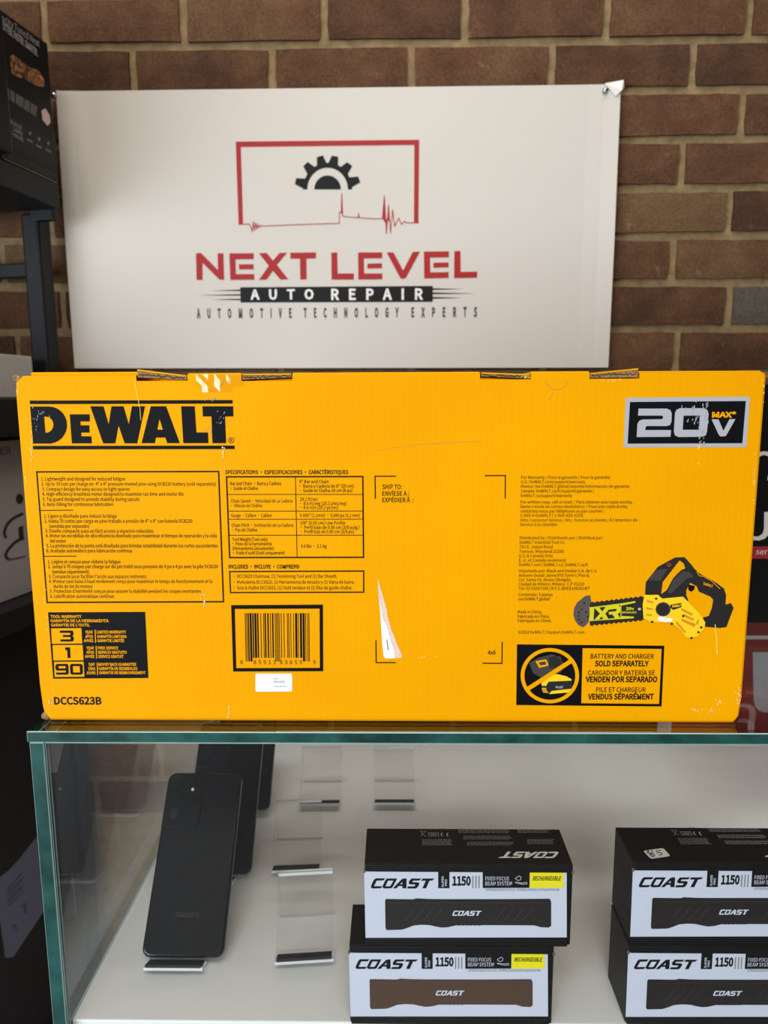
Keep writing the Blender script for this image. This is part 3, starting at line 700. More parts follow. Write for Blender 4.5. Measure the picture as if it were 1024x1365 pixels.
# scuffs with shapes of their own
def scuff(m, x, y, w, h, n, layer=4):
    for _ in range(n):
        a = x+rnd.gauss(0, w/2.2); b = y+rnd.gauss(0, h/2.2); s = rnd.uniform(.5, 1.0); e = s*rnd.uniform(.8, 2.6)
        PR.poly(m, layer, [(a+s*rnd.uniform(.5, 1), b), (a, b+e), (a-s*rnd.uniform(.5, 1), b+rnd.uniform(-.4, .4)), (a, b-e)])
SYEL = mat('rubbed_yellow', (255, 226, 120), .8)
for a in ((298, 610, 3, 16, 12, PALE), (299, 600, 3, 8, 5, PALE), (42, 590, 2, 14, 10, PALE), (43, 608, 2, 12, 10, PALE), (272, 803, 5, 12, 16, PALE), (305, 945, 2, 10, 12, PALE), (66, 935, 3, 12, 8, PALE), (118, 700, 0, 0, 0, PALE),
          (940, 947, 26, 3, 22, PALE), (985, 930, 3, 22, 16, PALE), (960, 935, 18, 6, 8, SYEL), (812, 507, 22, 2, 12, SYEL), (700, 503, 14, 2, 8, SYEL), (1018, 520, 1.5, 18, 8, PALE), (1005, 640, 1.5, 40, 12, PALE),
          (565, 875, 14, 1.5, 6, SYEL), (932, 600, 3, 26, 10, SYEL), (60, 780, 5, 80, 12, SYEL), (296, 557, 8, 16, 12, PALEB), (280, 575, 10, 6, 7, PALEB), (282, 532, 20, 2, 8, PALEB), (47, 560, 6, 14, 12, PALEB), (60, 552, 10, 6, 8, PALEB), (24, 520, 2, 20, 10, SYEL), (36, 640, 2, 40, 6, SYEL)):
    scuff(a[5], *a[:5])
PR.stroke(SYEL, 4, [(953, 832), (955, 850), (956, 872)], .8); PR.stroke(SYEL, 4, [(180, 508), (187, 545), (188, 560)], .5)
PR.done('scuff_marks', 'pale rubbed and scuffed spots in the print')['kind'] = 'stuff'
# strip of clear tape crumpled over the left thumb cut
bm = bmesh.new(); g = []
for i in range(9):
    g.append([bm.verts.new((locB(262+i*8, 500+k*8)[0], -.0010-rnd.uniform(0, .0005), locB(262+i*8, 499+k*8)[1])) for k in range(4)])
for i in range(8):
    for k in range(3):
        if (i < 6 or k < 2) and not (i < 1 and k > 1): bm.faces.new((g[i][k], g[i+1][k], g[i+1][k+1], g[i][k+1]))
from_bm('clear_tape', bm, TAPE, carton)
# worn paper fibre at the lower left and upper left corners
for (px, py, sz) in ((60, 956, .0045), (20, 503, .003)):
    bm = bmesh.new()
    x, z = locB(px, py); r = bmesh.ops.create_icosphere(bm, subdivisions=2, radius=sz)
    for v in r['verts']: v.co = Vector((x+v.co.x*1.1+rnd.uniform(-.0006, .0006), .0035+v.co.y*.8, z+v.co.z*.8+rnd.uniform(-.0006, .0006)))
    from_bm('worn_corner', bm, KRAFT, carton)

# ------------------------------------------------------------------ banner on the wall
YBN = YW-.012
c_tl, c_tr, c_br, c_bl = onY(76, 122, YBN), onY(827, 112.5, YBN), onY(810, 490, YBN), onY(101, 491, YBN)
bxc = (c_bl.x+c_br.x)/2
banner = empty('vinyl_banner', (bxc, YBN, c_bl.z), 0, 'white vinyl banner with red and black repair shop logo on the brick wall', 'banner')
NX, NZ = 36, 18; bm = bmesh.new(); g = []
for i in range(NX+1):
    r_ = []
    for k in range(NZ+1):
        u, v = i/NX, k/NZ
        p = (c_bl*(1-u)+c_br*u)*(1-v)+(c_tl*(1-u)+c_tr*u)*v
        y = 0.0
        e = min(u, 1-u)
        if e < .06: y -= .006*(1-e/.06)**2*(1-abs(v-.45))
        if u < .05 or u > .95 or v < .03 or v > .97: y += 0
        r_.append(bm.verts.new((p.x-bxc, y, p.z-c_bl.z)))
    g.append(r_)
for i in range(NX):
    for k in range(NZ): bm.faces.new((g[i][k], g[i+1][k], g[i+1][k+1], g[i][k+1]))
sheet = from_bm('sheet', bm, VINYL, banner)
sm = sheet.modifiers.new('thickness', 'SOLIDIFY'); sm.thickness = .0006; sm.offset = 1
PN = Print(banner, lambda x, y: onY(x, y, YBN-.0010), Vector((0, 0, 1)), Vector((0, -1, 0)), .0002)
G = Crop(300, 180, 3.657)
PN.poly(PRED, 0, G((52, 32), (947, 23), (923, 48), (77, 58)))
PN.poly(PRED, 0, G((52, 32), (77, 58), (88, 435), (66, 435))); PN.poly(PRED, 0, G((947, 23), (943, 428), (921, 428), (923, 48)))
hb = [(66, 435), (118, 434), (127, 450), (133, 472), (138, 420), (144, 466), (149, 428), (155, 459), (160, 434), (167, 452), (173, 440), (185, 444), (350, 437), (557, 430), (558, 376), (567, 376), (569, 285), (574, 395), (600, 399), (648, 403), (651, 382), (654, 403), (720, 408), (767, 407), (777, 295), (787, 480), (797, 340), (807, 477), (817, 365), (827, 445), (847, 405), (860, 436), (875, 420), (886, 428), (943, 428)]
PN.line(PRED, 0, G(*hb), 1.1)
PN.poly(PRED, 0, G((768, 407), (777, 295), (783, 430))); PN.poly(PRED, 0, G((782, 420), (787, 480), (793, 400))); PN.poly(PRED, 0, G((792, 410), (797, 335), (803, 430))); PN.poly(PRED, 0, G((565, 378), (569, 283), (574, 392)))
gc = (500, 265)
ring = [(gc[0]+120*math.cos(math.radians(a)), gc[1]-130*math.sin(math.radians(a))) for a in range(0, 181, 6)]
inn = [(gc[0]+99*math.cos(math.radians(a)), gc[1]-106*math.sin(math.radians(a))) for a in range(180, -1, -6)]
PN.poly(PBLK, 0, G(*(ring+inn)))
for a in (166, 132, 103.5, 77, 48, 17):
    r = math.radians(a); d = Vector((math.cos(r), -math.sin(r)*1.03)); t = Vector((-d.y, d.x)); c0 = Vector(gc)
    q = [c0+d*110-t*26, c0+d*160-t*15, c0+d*162+t*15, c0+d*110+t*26]
    PN.poly(PBLK, 1, G(*[(p.x, p.y) for p in q]))
PN.ellipse(PBLK, 0, *G(gc)[0], 65/3.657, 68/3.657, n=30, a0=0, a1=180)
PN.done('emblem_print', 'red open frame with pulse line and black half gear')
E1 = Crop(250, 320, 5.12); E2 = Crop(440, 320, 4.876)
second = False
for C, q in ((E1, ((57, 95), (66, 88), (92, 88), (208, 205), (205, 90), (245, 90), (250, 270), (218, 270), (103, 155), (103, 272), (62, 272))),
             (E1, ((285, 90), (452, 90), (452, 130), (328, 132), (330, 232), (455, 232), (457, 270), (292, 272))), (E1, ((350, 165), (450, 165), (452, 200), (352, 200))),
             (E1, ((487, 90), (540, 88), (583, 140), (628, 88), (680, 86), (610, 170), (688, 268), (635, 270), (583, 210), (540, 270), (487, 272), (555, 175))),
             (E1, ((702, 86), (877, 84), (877, 125), (812, 127), (813, 268), (770, 270), (767, 127), (702, 127))),
             (E2, ((8, 82), (47, 80), (50, 217), (155, 217), (155, 257), (10, 257))), (E2, ((182, 80), (340, 80), (340, 118), (220, 120), (222, 217), (340, 217), (340, 255), (184, 257))), (E2, ((243, 153), (338, 151), (338, 183), (243, 185))),
             (E2, ((368, 80), (412, 80), (475, 198), (538, 77), (585, 75), (495, 243), (485, 251), (465, 252), (455, 243))), (E2, ((610, 75), (773, 73), (773, 112), (650, 114), (652, 210), (772, 208), (770, 246), (612, 250))), (E2, ((672, 147), (771, 145), (771, 177), (672, 180))),
             (E2, ((808, 72), (848, 70), (850, 207), (957, 205), (957, 245), (806, 248)))):
    if C is E2 and not second: PN.done('shop_name_print', 'red word NEXT'); second = True
    PN.poly(PRED, 0, C(*q))
PN.done('shop_name_print', 'red word LEVEL')
PN.poly(PBLK, 0, [(320.3, 382.9), (577, 381.1), (577, 402.4), (320.7, 403.2)])
PN.text(PWHT, 1, 'AUTO', 250+430/5.12, 250+862/5.12, 320+340/5.12, 320+404/5.12, .035, 1.5, dy=-.4); PN.text(PWHT, 1, 'REPAIR', 440+8/4.876, 440+605/4.876, 320+320/4.876, 320+387/4.876, .035, 1.5, dy=-.5)
for q in (((160, 345), (360, 338), (360, 348)), ((70, 377), (360, 369), (360, 379)), ((155, 406), (360, 400), (360, 410))): PN.poly(PBLK, 0, E1(*q))
for q in (((668, 313), (870, 318), (668, 324)), ((668, 340), (945, 347), (668, 352)), ((668, 369), (865, 376), (668, 381))): PN.poly(PBLK, 0, E2(*q))
PN.done('strapline_print', 'black bar with white lettering AUTO REPAIR')
for t, a, b, y0, y1 in (('AUTOMOTIVE', 262.5, 389, 412, 423.6), ('TECHNOLOGY', 405, 531.5, 411.2, 422.9), ('EXPERTS', 548.5, 636, 410.5, 422.3)):
    PN.text(mat('grey_vinyl_print', (40, 40, 40), .5), 0, t, a, b, y0, y1, .05, 2.0, dy=-.5)
PN.done('tagline_print', 'spaced grey lettering AUTOMOTIVE TECHNOLOGY EXPERTS')
# folded corner with clear tape, lower right tape tab
p = onY(826, 114, YBN); bm = bmesh.new()
vs = [bm.verts.new((q[0]-bxc, q[1]-YBN, q[2]-c_bl.z)) for q in ((p.x-.022, YBN-.003, p.z+.002), (p.x+.004, YBN-.006, p.z+.005), (p.x+.006, YBN-.004, p.z-.004), (p.x+.001, YBN-.009, p.z-.010), (p.x-.006, YBN-.004, p.z-.016))]
bm.faces.new((vs[0], vs[4], vs[3], vs[1])); bm.faces.new((vs[1], vs[3], vs[2]))
from_bm('folded_corner', bm, PWHT, banner)
TAPEB = mat('cloudy_tape', (128, 108, 84), .3, coat=.4)
for px, py, w, h in ((829, 119, .012, .016), (815, 485, .008, .014)):
    p = onY(px, py, YBN+.0085); x, z = p.x-bxc, p.z-c_bl.z
    box('wall_tape', x-w/2, x+w/2, .0085, .0088, z-h/2, z+h/2, TAPE, banner)
for (px, py), lab in (((72, 127.5), 'small steel nail at the upper left corner of the banner'), ((807, 121), 'small steel nail through the upper right corner of the banner')):
    p = onY(px, py, YBN-.003)
    bm = bmesh.new()
    r = bmesh.ops.create_cone(bm, cap_ends=True, segments=14, radius1=.0045, radius2=.0030, depth=.004, matrix=Matrix.Translation((0, -.004, 0)) @ Matrix.Rotation(math.pi/2, 4, 'X'))
    r = bmesh.ops.create_cone(bm, cap_ends=True, segments=8, radius1=.0012, radius2=.0012, depth=.03, matrix=Matrix.Translation((0, .009, 0)) @ Matrix.Rotation(math.pi/2, 4, 'X'))
    o = from_bm('nail', bm, STEEL, None, True); o.location = (p.x, YBN-.001, p.z); tag(o, lab, 'nail', 'nails holding the banner')

# ------------------------------------------------------------------ boxed torches inside the counter
TW, TH, TD = .161, .0698, .0465
COASTG = [[[(85, 45), (187, 45), (165, 68), (97, 70), (68, 128), (157, 128), (140, 150), (50, 152), (35, 140), (38, 122), (65, 62)]],
          [[(205, 47), (312, 47), (300, 72), (262, 140), (248, 150), (175, 152), (157, 140), (160, 122), (188, 62)], [(216, 70), (272, 70), (238, 128), (188, 128)]],
          [[(265, 150), (355, 58), (375, 47), (410, 47), (410, 150), (365, 150), (366, 126), (326, 126), (305, 150)], [(366, 82), (366, 106), (343, 106)]],
          [[(460, 47), (567, 47), (545, 68), (478, 70), (470, 85), (530, 87), (545, 97), (540, 115), (522, 143), (505, 152), (415, 152), (425, 130), (495, 128), (502, 110), (445, 108), (432, 98), (437, 75)]],
          [[(580, 47), (705, 47), (680, 68), (650, 70), (615, 150), (575, 150), (612, 70), (560, 70)]]]
def logo(P, m, layer, f):
    for g_ in COASTG: P.poly(m, layer, *[[f((x-35)/670, (y-45)/107) for x, y in lp] for lp in g_])
def place_front(x0, x1, yb, z):
    a, b = onZ(x0, yb, z), onZ(x1, yb, z); return a, b
lowL = onZ(467, 1363, ZD); uppL = onZ(487, 1258.5, ZD+TH)
rupL = onZ(839, 1257, ZD+TH); rloL = onZ(833, 1363.5, ZD)
def torch_box(name, left, z, label, body_mat):
    e = empty(name, (left.x+TW/2, left.y, z), 0, label, 'carton', 'boxed flashlights in the counter')
    return e
tb = torch_box('flashlight_box', uppL, ZD+TH, 'flashlight box with dark flashlight picture, on top of the stack left of centre', LBODY)
Z1 = ZD+TH
bm = bmesh.new(); add_box(bm, -TW/2, TW/2, 0, TD, .0004, TH-.0002, bevel=.0009); from_bm('carton_body', bm, CBLK, tb)
# tuck lid lip along the top front edge, folded paper at the corners
bm = bmesh.new(); add_box(bm, -TW/2+.0012, TW/2-.0012, -.0011, .001, TH-.0065, TH-.0006, bevel=.0005); from_bm('lid_lip', bm, CBLK, tb)
bm = bmesh.new(); add_box(bm, -TW/2+.001, TW/2-.0025, -.0016, .001, .0002, .0058, bevel=.0005); from_bm('base_lip', bm, CBLK, tb)
for sx_ in (-1, 1): box('raw_board_corner', sx_*TW/2-.0010, sx_*TW/2+.0008, -.0008, .0010, TH-.0080, TH-.0052, mat('raw_board_edge', (104, 82, 58), .9), tb, .0006)
YT = uppL.y
PT = Print(tb, lambda x, y: onY(x, y, YT-.0004), Vector((0, 0, 1)), Vector((0, -1, 0)), .0001)
Q = Crop(480, 1150, 3.657)
def Fz(x, y): return (x, y)
PT.poly(CWHT, 0, Q((20, 42), (1008, 40), (1008, 364), (27, 366)))
logo(PT, CBLK, 1, lambda u, v: (490+(35+670*u)/7.877, 1165+(45+107*v)/7.877))
PT.poly(CBLK, 1, Q((381, 42), (436, 42), (436, 124), (381, 124)))
PT.text(CBLK, 1, '1150', 480+450/3.657, 480+540/3.657, 1150+68/3.657, 1150+109/3.657, .05)
PT.text(CGRY, 1, '|||', 480+547/3.657, 480+583/3.657, 1150+70/3.657, 1150+108/3.657, .015)
PT.poly(CBLK, 1, Q((598, 42), (828, 41), (826, 122), (598, 123)))
PT.text(CWHT, 2, 'FIXED FOCUS', 480+611/3.657, 480+726/3.657, 1150+67/3.657, 1150+85/3.657, .0); PT.text(CWHT, 2, 'BEAM SYSTEM', 480+611/3.657, 480+740/3.657, 1150+91/3.657, 1150+110/3.657, .0)
PT.stroke(CWHT, 2, Q((756, 76), (775, 63), (785, 70), (783, 82), (770, 86), (756, 76)), .6)
PT.stroke(CWHT, 2, Q((756, 94), (790, 98), (812, 94), (814, 103), (790, 104), (756, 96)), .6)
PT.poly(CYEL, 1, Q((829, 41), (992, 40), (992, 121), (827, 122)))
PT.text(CBLK, 2, 'RECHARGEABLE', 480+841/3.657, 480+981/3.657, 1150+66/3.657, 1150+85/3.657, .03, 1., .25)
PT.text(CGRY, 1, 'SISTEMA DE HAZ DE FOCO FIJO   SYSTÈME À FAISCEAU DE FOCALISATION FIXE', 480+612/3.657, 480+972/3.657, 1150+126/3.657, 1150+137/3.657, .02)
# vertical series name
vs_, tr_ = text_tris('SLAYER', .02); vs2, tr2 = text_tris('PRO', .02)
for (vv, tt, xb0, y0_, y1_) in ((vs_, tr_, 408, 118, 65), (vs2, tr2, 424, 112, 80)):
    o_ = onY(480+xb0/3.657, 1150+y0_/3.657, YT-.0004); r_ = onY(480+xb0/3.657, 1150+y1_/3.657, YT-.0004)
    PT.tris([o_+(r_-o_)*a + Vector((-.0016, 0, 0))*b for a, b in vv], tt, CWHT, 2)
PT.done('front_label', 'white front label with black lettering, yellow corner and flashlight data')
def torch_picture():
    L_ = [(122, 182), (128, 176), (260, 178), (275, 173), (330, 176), (390, 177), (700, 177), (925, 175), (932, 190), (932, 308), (920, 316), (880, 314), (850, 305), (590, 304)]
    for i in range(12): L_.append((582-i*10, 304 if i % 2 else 307))
    L_ += [(450, 309), (430, 314), (400, 316), (370, 311), (340, 304), (300, 302), (260, 306), (230, 318), (205, 326), (130, 328), (124, 318)]
    PT.poly(LBODY, 1, Q(*L_))
torch_picture(); pic = PT.done('flashlight_picture', 'printed picture of a dark flashlight')
for i in range(4):
    for x0 in (210, 650):
        a = x0+45*i; PT.stroke(LLINE, 2, Q((a+58, 220), (a+14, 275), (a+4, 278)), .45)
logo(PT, CWHT, 2, lambda u, v: (480+(450+145*u)/3.657, 1150+(233+25*v)/3.657))
PT.stroke(LLINE, 2, Q((130, 196), (925, 194)), .3)
marks = PT.done('flashlight_picture_marks', 'light lettering and grooves on the pictured flashlight')
# print on the lid
ZT = ZD+2*TH+.0001
PL = Print(tb, lambda x, y: onZ(x, y, ZT), Vector((0, -1, 0)), Vector((0, 0, 1)), .0001)
WHI = mat('white_carton_print', (214, 212, 206), .5)
logo(PL, WHI, 1, lambda u, v: (743-(743-664)*u-(v*-2), 1144-8.6*v))
def greek(x0, x1, y, n, seed):
    r = random.Random(seed)
    for i in range(n):
        x = x0; yy = y+i*1.75
        while x < x1-2:
            w = r.uniform(1.5, 6); PL.poly(CGRY, 1, [(x, yy), (min(x+w, x1), yy), (min(x+w, x1), yy+.75), (x, yy+.75)]); x += w+.9
greek(611, 680, 1106, 3, 1); greek(618, 682, 1114.5, 3, 2); greek(623, 684, 1122.5, 3, 3); greek(563, 603, 1119, 5, 4); greek(690, 732, 1106, 3, 5); greek(703, 739, 1119, 4, 6)
for x, r in ((598, 1), (590.5, 1)): PL.ellipse(WHI, 1, x, 1112.6, 2.6, 2.3, hole=.68, n=16, a0=100, a1=440-180)
PL.poly(CGRY, 1, [(571, 1110), (585, 1110), (585.5, 1115), (571, 1115)], [(572, 1111), (584, 1111), (584.4, 1114.2), (572, 1114.2)]); PL.poly(CGRY, 1, [(574, 1112), (582, 1112), (582, 1113.4), (574, 1113.4)])
PL.line(CGRY, 1, [(561, 1109), (567, 1115)], .8); PL.line(CGRY, 1, [(567, 1109), (561, 1115)], .8); PL.line(CGRY, 1, [(560, 1108.4), (568, 1108.4)], .7)
greek(585, 596, 1104.6, 1, 8)
PL.done('lid_print', 'white and grey print on the black lid')

def copy_thing(src, loc, label, swap=None, skip=()):
    c = src.copy(); COL.objects.link(c); c.location = loc; c['label'] = label
    for ch in list(src.children):
        if ch.name.split('.')[0] in skip: continue
        d = ch.copy(); COL.objects.link(d); d.parent = c
        if swap and ch.name.split('.')[0] in swap:
            d.material_slots[0].link = 'OBJECT'; d.material_slots[0].material = swap[ch.name.split('.')[0]][0]; d['label'] = swap[ch.name.split('.')[0]][1]
    return c
tb2 = copy_thing(tb, (lowL.x+TW/2, lowL.y, ZD), 'flashlight box with brown flashlight picture, bottom of its stack', {'flashlight_picture': (LBRWN, 'printed picture of a brown flashlight')})
tb3 = copy_thing(tb, (rupL.x+TW/2, rupL.y, ZD+TH), 'flashlight box with a white price sticker on its black lid')
tb4 = copy_thing(tb, (rloL.x+TW/2, rloL.y, ZD), 'flashlight box under the box with the price sticker on its lid')
PS = Print(tb3, lambda x, y: onZ(x, y, ZT), Vector((0, -1, 0)), Vector((0, 0, 1)), .0001)
SQ = Crop(800, 1095, 4.571)
PS.poly(WHI, 2, rq(SQ((262, 180), (385, 163), (430, 212), (310, 230)), 3))
for q in (((285, 178), (330, 215)), ((300, 178), (285, 190), (300, 200), (325, 197), (335, 210), (320, 218), (305, 208), (320, 185), (312, 176)), ((372, 178), (345, 180), (348, 193), (372, 192), (380, 204), (358, 210))): PS.stroke(INK, 3, SQ(*q), .9)
PS.done('price_sticker', 'white sticker with handwritten figures')

# ------------------------------------------------------------------ acrylic stands and phones
LEAN = math.radians(40)
def stand_meshes(w, L):
    s, c = math.sin(LEAN), math.cos(LEAN); t = .0024
    # folded sheet: up-turned lip, sloping back, support leg to the rear (profile in y,z)
    lip = .0185
    p0 = (.014, .0030)
    pts = [(p0[0]-c*lip, p0[1]+s*lip*.55), p0, (p0[0]+s*L, p0[1]+c*L), (p0[0]+s*L+.010, p0[1]+c*L-.004), (p0[0]+s*L+.012, t/2)]
    bm = bmesh.new()
    def strip(a, b, mi_edge=1):
        d = Vector((b[0]-a[0], b[1]-a[1])).normalized(); n = Vector((-d.y, d.x))*t/2
        q = [(a[0]+n.x, a[1]+n.y), (b[0]+n.x, b[1]+n.y), (b[0]-n.x, b[1]-n.y), (a[0]-n.x, a[1]-n.y)]
        fs = prism(bm, q, 'x', -w/2, w/2, 0)
        return fs, q
    allf = []
    for a, b in zip(pts, pts[1:]): allf.append(strip(a, b))
    for f in bm.faces:
        if abs(f.normal.x) > .9: f.material_index = 1
    for f in allf[0][0] + allf[3][0]:
        if f.calc_area() < t*w*1.3 and abs(f.normal.x) < .5: f.material_index = 1
    for f in allf[2][0]: f.material_index = 1 if f.calc_area() < t*w*1.3 else 0
    me = bpy.data.meshes.new('folded_sheet'); bm.to_mesh(me); bm.free()
    # foam pad lying on the lip
    bm = bmesh.new(); d = Vector((-c, s*.55)).normalized(); n = Vector((-d.y, d.x))*-1
    if n.y < 0: n = -n
    a = Vector(p0)+d*.003+n*.0014; b = Vector(p0)+d*(lip-.0008)*.98+n*.0014
    prism(bm, [(a.x, a.y), (b.x, b.y), (b.x+n.x*.0022, b.y+n.y*.0022), (a.x+n.x*.0022, a.y+n.y*.0022)], 'x', -w/2+.0015, w/2-.0015)
    mp = bpy.data.meshes.new('foam_pad'); bm.to_mesh(mp); bm.free()
    me.materials.append(ACR); me.materials.append(ACRE); mp.materials.append(FOAM)
    return me, mp
SM = stand_meshes(.051, .066)
def stand(px, py, rz, label, w=None):
    p = onZ(px, py, ZD)
    e = empty('phone_stand', (p.x, p.y, ZD+.0001), rz, label, 'phone stand', 'clear acrylic phone stands')
    for nm, me in zip(('folded_sheet', 'foam_pad'), SM):
        o = bpy.data.objects.new(nm, me); COL.objects.link(o); o.parent = e
    return e
stand(406, 1295, .09, 'empty clear acrylic phone stand nearest the flashlight boxes')
stand(395, 1172, .07, 'empty clear acrylic phone stand second from the front')
stand(426, 1082, .03, 'empty clear acrylic phone stand at the back, nearer the phones')
stand(526, 1081, .01, 'empty clear acrylic phone stand at the back, behind the flashlight boxes')

PWD, PLN, PTH = .0722, .155, .0086
def phone_meshes():
    out = {}
    bm = bmesh.new(); slab(bm, rrect(PWD, PLN, .0075), PTH, .0022, 1, 0, 0)
    me = bpy.data.meshes.new('phone_body'); bm.to_mesh(me); bm.free(); me.materials.append(PHON); me.materials.append(PFRM); out['phone_body'] = me
    # camera island in the corner, blended into the frame on two sides
    x0, x1, z0, z1 = -PWD/2+.0006, -PWD/2+.0360, PLN-.0500, PLN-.0010
    lp = [(x0, z0), (x1-.005, z0)]+[(x1-.005+.005*math.sin(math.radians(a)), z0+.005-.005*math.cos(math.radians(a))) for a in range(15, 91, 15)]+[(x1, z1), (x0+.007, z1)]+[(x0+.007-.007*math.sin(math.radians(a)), z1-.007+.007*math.cos(math.radians(a))) for a in range(15, 91, 15)]
    bm = bmesh.new(); slab(bm, lp, .0018, .0006); 
    for v in bm.verts: v.co.y -= .0016
    me = bpy.data.meshes.new('camera_island'); bm.to_mesh(me); bm.free(); me.materials.append(PHON); out['camera_island'] = me
    return out, (x0, x1, z0, z1)
PM, ISL = phone_meshes()
def disc_mesh(name, r, t, m):
    bm = bmesh.new(); bmesh.ops.create_cone(bm, cap_ends=True, segments=24, radius1=r, radius2=r*.93, depth=t, matrix=Matrix.Rotation(math.pi/2, 4, 'X'))
    me = bpy.data.meshes.new(name); bm.to_mesh(me); bm.free(); me.materials.append(m); return me
LENS = disc_mesh('lens', .0050, .0008, PLENS); LENS2 = disc_mesh('lens', .0030, .0008, PLENS); FL = disc_mesh('flash', .0015, .0008, FLASH)
# bottom name on the back
vs_, tr_ = text_tris('SAMSUNG', .03)
TXM = bpy.data.meshes.new('lettering'); TXM.from_pydata([((a-.5)*.022, -.00015, .031+b*.0036) for a, b in vs_], [], [t[::-1] for t in tr_]); TXM.materials.append(PTXT)
def phone(px, py, label, rz=0.0, sdx=0.0):
    p = onZ(px, py, ZD)
    st = empty('phone_stand', (p.x-.005, p.y, ZD+.0001), rz, label[1], 'phone stand', 'clear acrylic phone stands')
    for nm, me in zip(('folded_sheet', 'foam_pad'), SM):
        o = bpy.data.objects.new(nm, me); COL.objects.link(o); o.parent = st
    # the phone's lower edge rests on the foam pad, its screen against the slope
    s, c = math.sin(LEAN), math.cos(LEAN); k = .0012+PTH+.0006
    base = Vector((0, .014 - c*k + s*.0042, .0030 + s*k + c*.0042))
    e = empty('smartphone', (p.x, p.y+base.y, ZD+.0001+base.z), rz, label[0], 'phone', 'black smartphones in the counter')
    e.rotation_euler = (-LEAN, 0, rz)
    for nm, me in PM.items():
        o = bpy.data.objects.new(nm, me); COL.objects.link(o); o.parent = e
        if nm == 'camera_island': isl = o
    x0, x1, z0, z1 = ISL
    for (x, z, me) in ((x0+.0110, z1-.0095, LENS), (x0+.0110, z1-.0225, LENS), (x0+.0110, z1-.0375, LENS), (x0+.0250, z1-.0080, LENS2), (x0+.0250, z1-.0225, LENS2), (x0+.0255, z1-.0150, FL)):
        o = bpy.data.objects.new(me.name.split('.')[0], me); COL.objects.link(o); o.parent = isl; o.location = (x, -.0018, z)
    o = bpy.data.objects.new('lettering', TXM); COL.objects.link(o); o.parent = e
    return e
phone(239, 1305, ('black smartphone standing nearest the front of the glass counter', 'clear acrylic stand holding the front black smartphone'))
phone(285, 1188, ('black smartphone directly behind the front smartphone', 'clear acrylic stand holding the second black smartphone'))
phone(317, 1098, ('black smartphone farthest back of the three, mostly hidden', 'clear acrylic stand holding the farthest black smartphone'))

# ------------------------------------------------------------------ boxes at the right
p = onZ(1000, 831, 0); YR = p.y
bl = empty('black_carton', (.49, YR, 0), 0, 'black carton with white lettering and red band behind the yellow carton', 'carton')
xl = onY(962, 820, YR).x-.49; zt = onY(1015, 512, YR).z
bm = bmesh.new(); add_box(bm, xl, xl+.26, 0, .12, .0003, zt, bevel=.0012); from_bm('carton_body', bm, CBLK, bl)
PB = Print(bl, lambda x, y: onY(x, y, YR), Vector((0, 0, 1)), Vector((0, -1, 0)), .0002)
H = Crop(964, 580, 6.2)
GRYW = mat('pale_carton_print', (206, 202, 194), .5); CRED = mat('dark_red_print', (150, 30, 44), .5)
PB.poly(GRYW, 1, H((270, 160), (300, 140), (335, 133), (375, 138), (410, 160), (425, 200), (425, 300), (390, 300), (390, 205), (378, 178), (350, 166), (330, 165), (270, 190)))
PB.done('front_lettering', 'white curved lettering')
PB.poly(GRYW, 1, H((370, 335), (425, 335), (425, 372), (366, 372)))
PB.done('front_lettering')
PB.poly(GRYW, 1, H((340, 635), (395, 635), (395, 770), (380, 820), (345, 855), (300, 870), (250, 868), (230, 835), (290, 838), (325, 815), (338, 775)))
PB.done('front_lettering')
PB.poly(CRED, 1, H((60, 920), (700, 918), (700, 1020), (60, 1022)))
PB.text(GRYW, 2, 'ser r', 964+270/6.2, 964+405/6.2, 580+940/6.2, 580+985/6.2)
PB.done('red_band', 'dark red band with small white lettering')
YK = 1.0
rb = empty('red_carton', (.52, YK, ZD-.0404), 0, 'red carton with grey rounded panel standing behind the glass counter', 'carton')
CRD = mat('red_carton_board', (134, 40, 32), .5); CSD = mat('grey_carton_side', (196, 198, 204), .6)
xr0 = onY(906, 968, YK).x-.52; zr = onY(1000, 800, YK).z-(ZD-.0404)
bm = bmesh.new(); add_box(bm, xr0, xr0+.30, .03, .085, .0003, zr, bevel=.001)
for f in bm.faces:
    if f.normal.x < -.9: f.material_index = 1
from_bm('carton_body', bm, [CRD, CSD], rb)
PK = Print(rb, lambda x, y: onY(x, y, YK+.03), Vector((0, 0, 1)), Vector((0, -1, 0)), .0003)
J = Crop(944, 790, 6.5)
PK.poly(GRYW, 1, J((-200, 372), (900, 372), (900, 403), (-200, 403)))
PK.done('white_line')
PK.poly(mat('grey_panel_print', (176, 176, 178), .5), 1, J((388, 515), (900, 515), (900, 1035), (485, 1035), (440, 1020), (410, 985), (395, 930)))
PK.done('grey_panel', 'grey rounded panel')

# ------------------------------------------------------------------ rack with goods at the left
a_far = Vector((-.471, 1.05)); a_near = Vector((-.492, .946)); dd = (a_far-a_near).normalized(); ra = -math.atan2(dd.x, dd.y)
ZS = .5445
R3 = Matrix.Rotation(ra, 3, 'Z'); NH = R3 @ Vector((1, 0, 0)); AF = Vector((a_far.x, a_far.y, 0))
def hit_side(lx):
    """photo pixel -> point on the side plane of the goods, lx metres inside the rack's right edge"""
    o = AF + R3 @ Vector((lx, 0, 0))
    def f(x, y):
        d = ray(x, y); return EYE + d*((o-EYE).dot(NH)/d.dot(NH))
    return f
def rloc(p): return R3.transposed() @ (p-AF)
rack = empty('storage_rack', (a_far.x, a_far.y, -.95), ra, 'black steel storage rack at the left of the banner', 'rack')
h0 = .95
def rbox(name, x0, x1, y0, y1, z0, z1, bev=.002): return box(name, x0, x1, y0, y1, z0+h0, z1+h0, RACKM, rack, bev)
for z, t in ((ZS-.0005, .032), (.2485, .050), (-.0255, .032), (-.7000, .045)): rbox('shelf', -.44, .001, -.47, -.001, z-t, z)
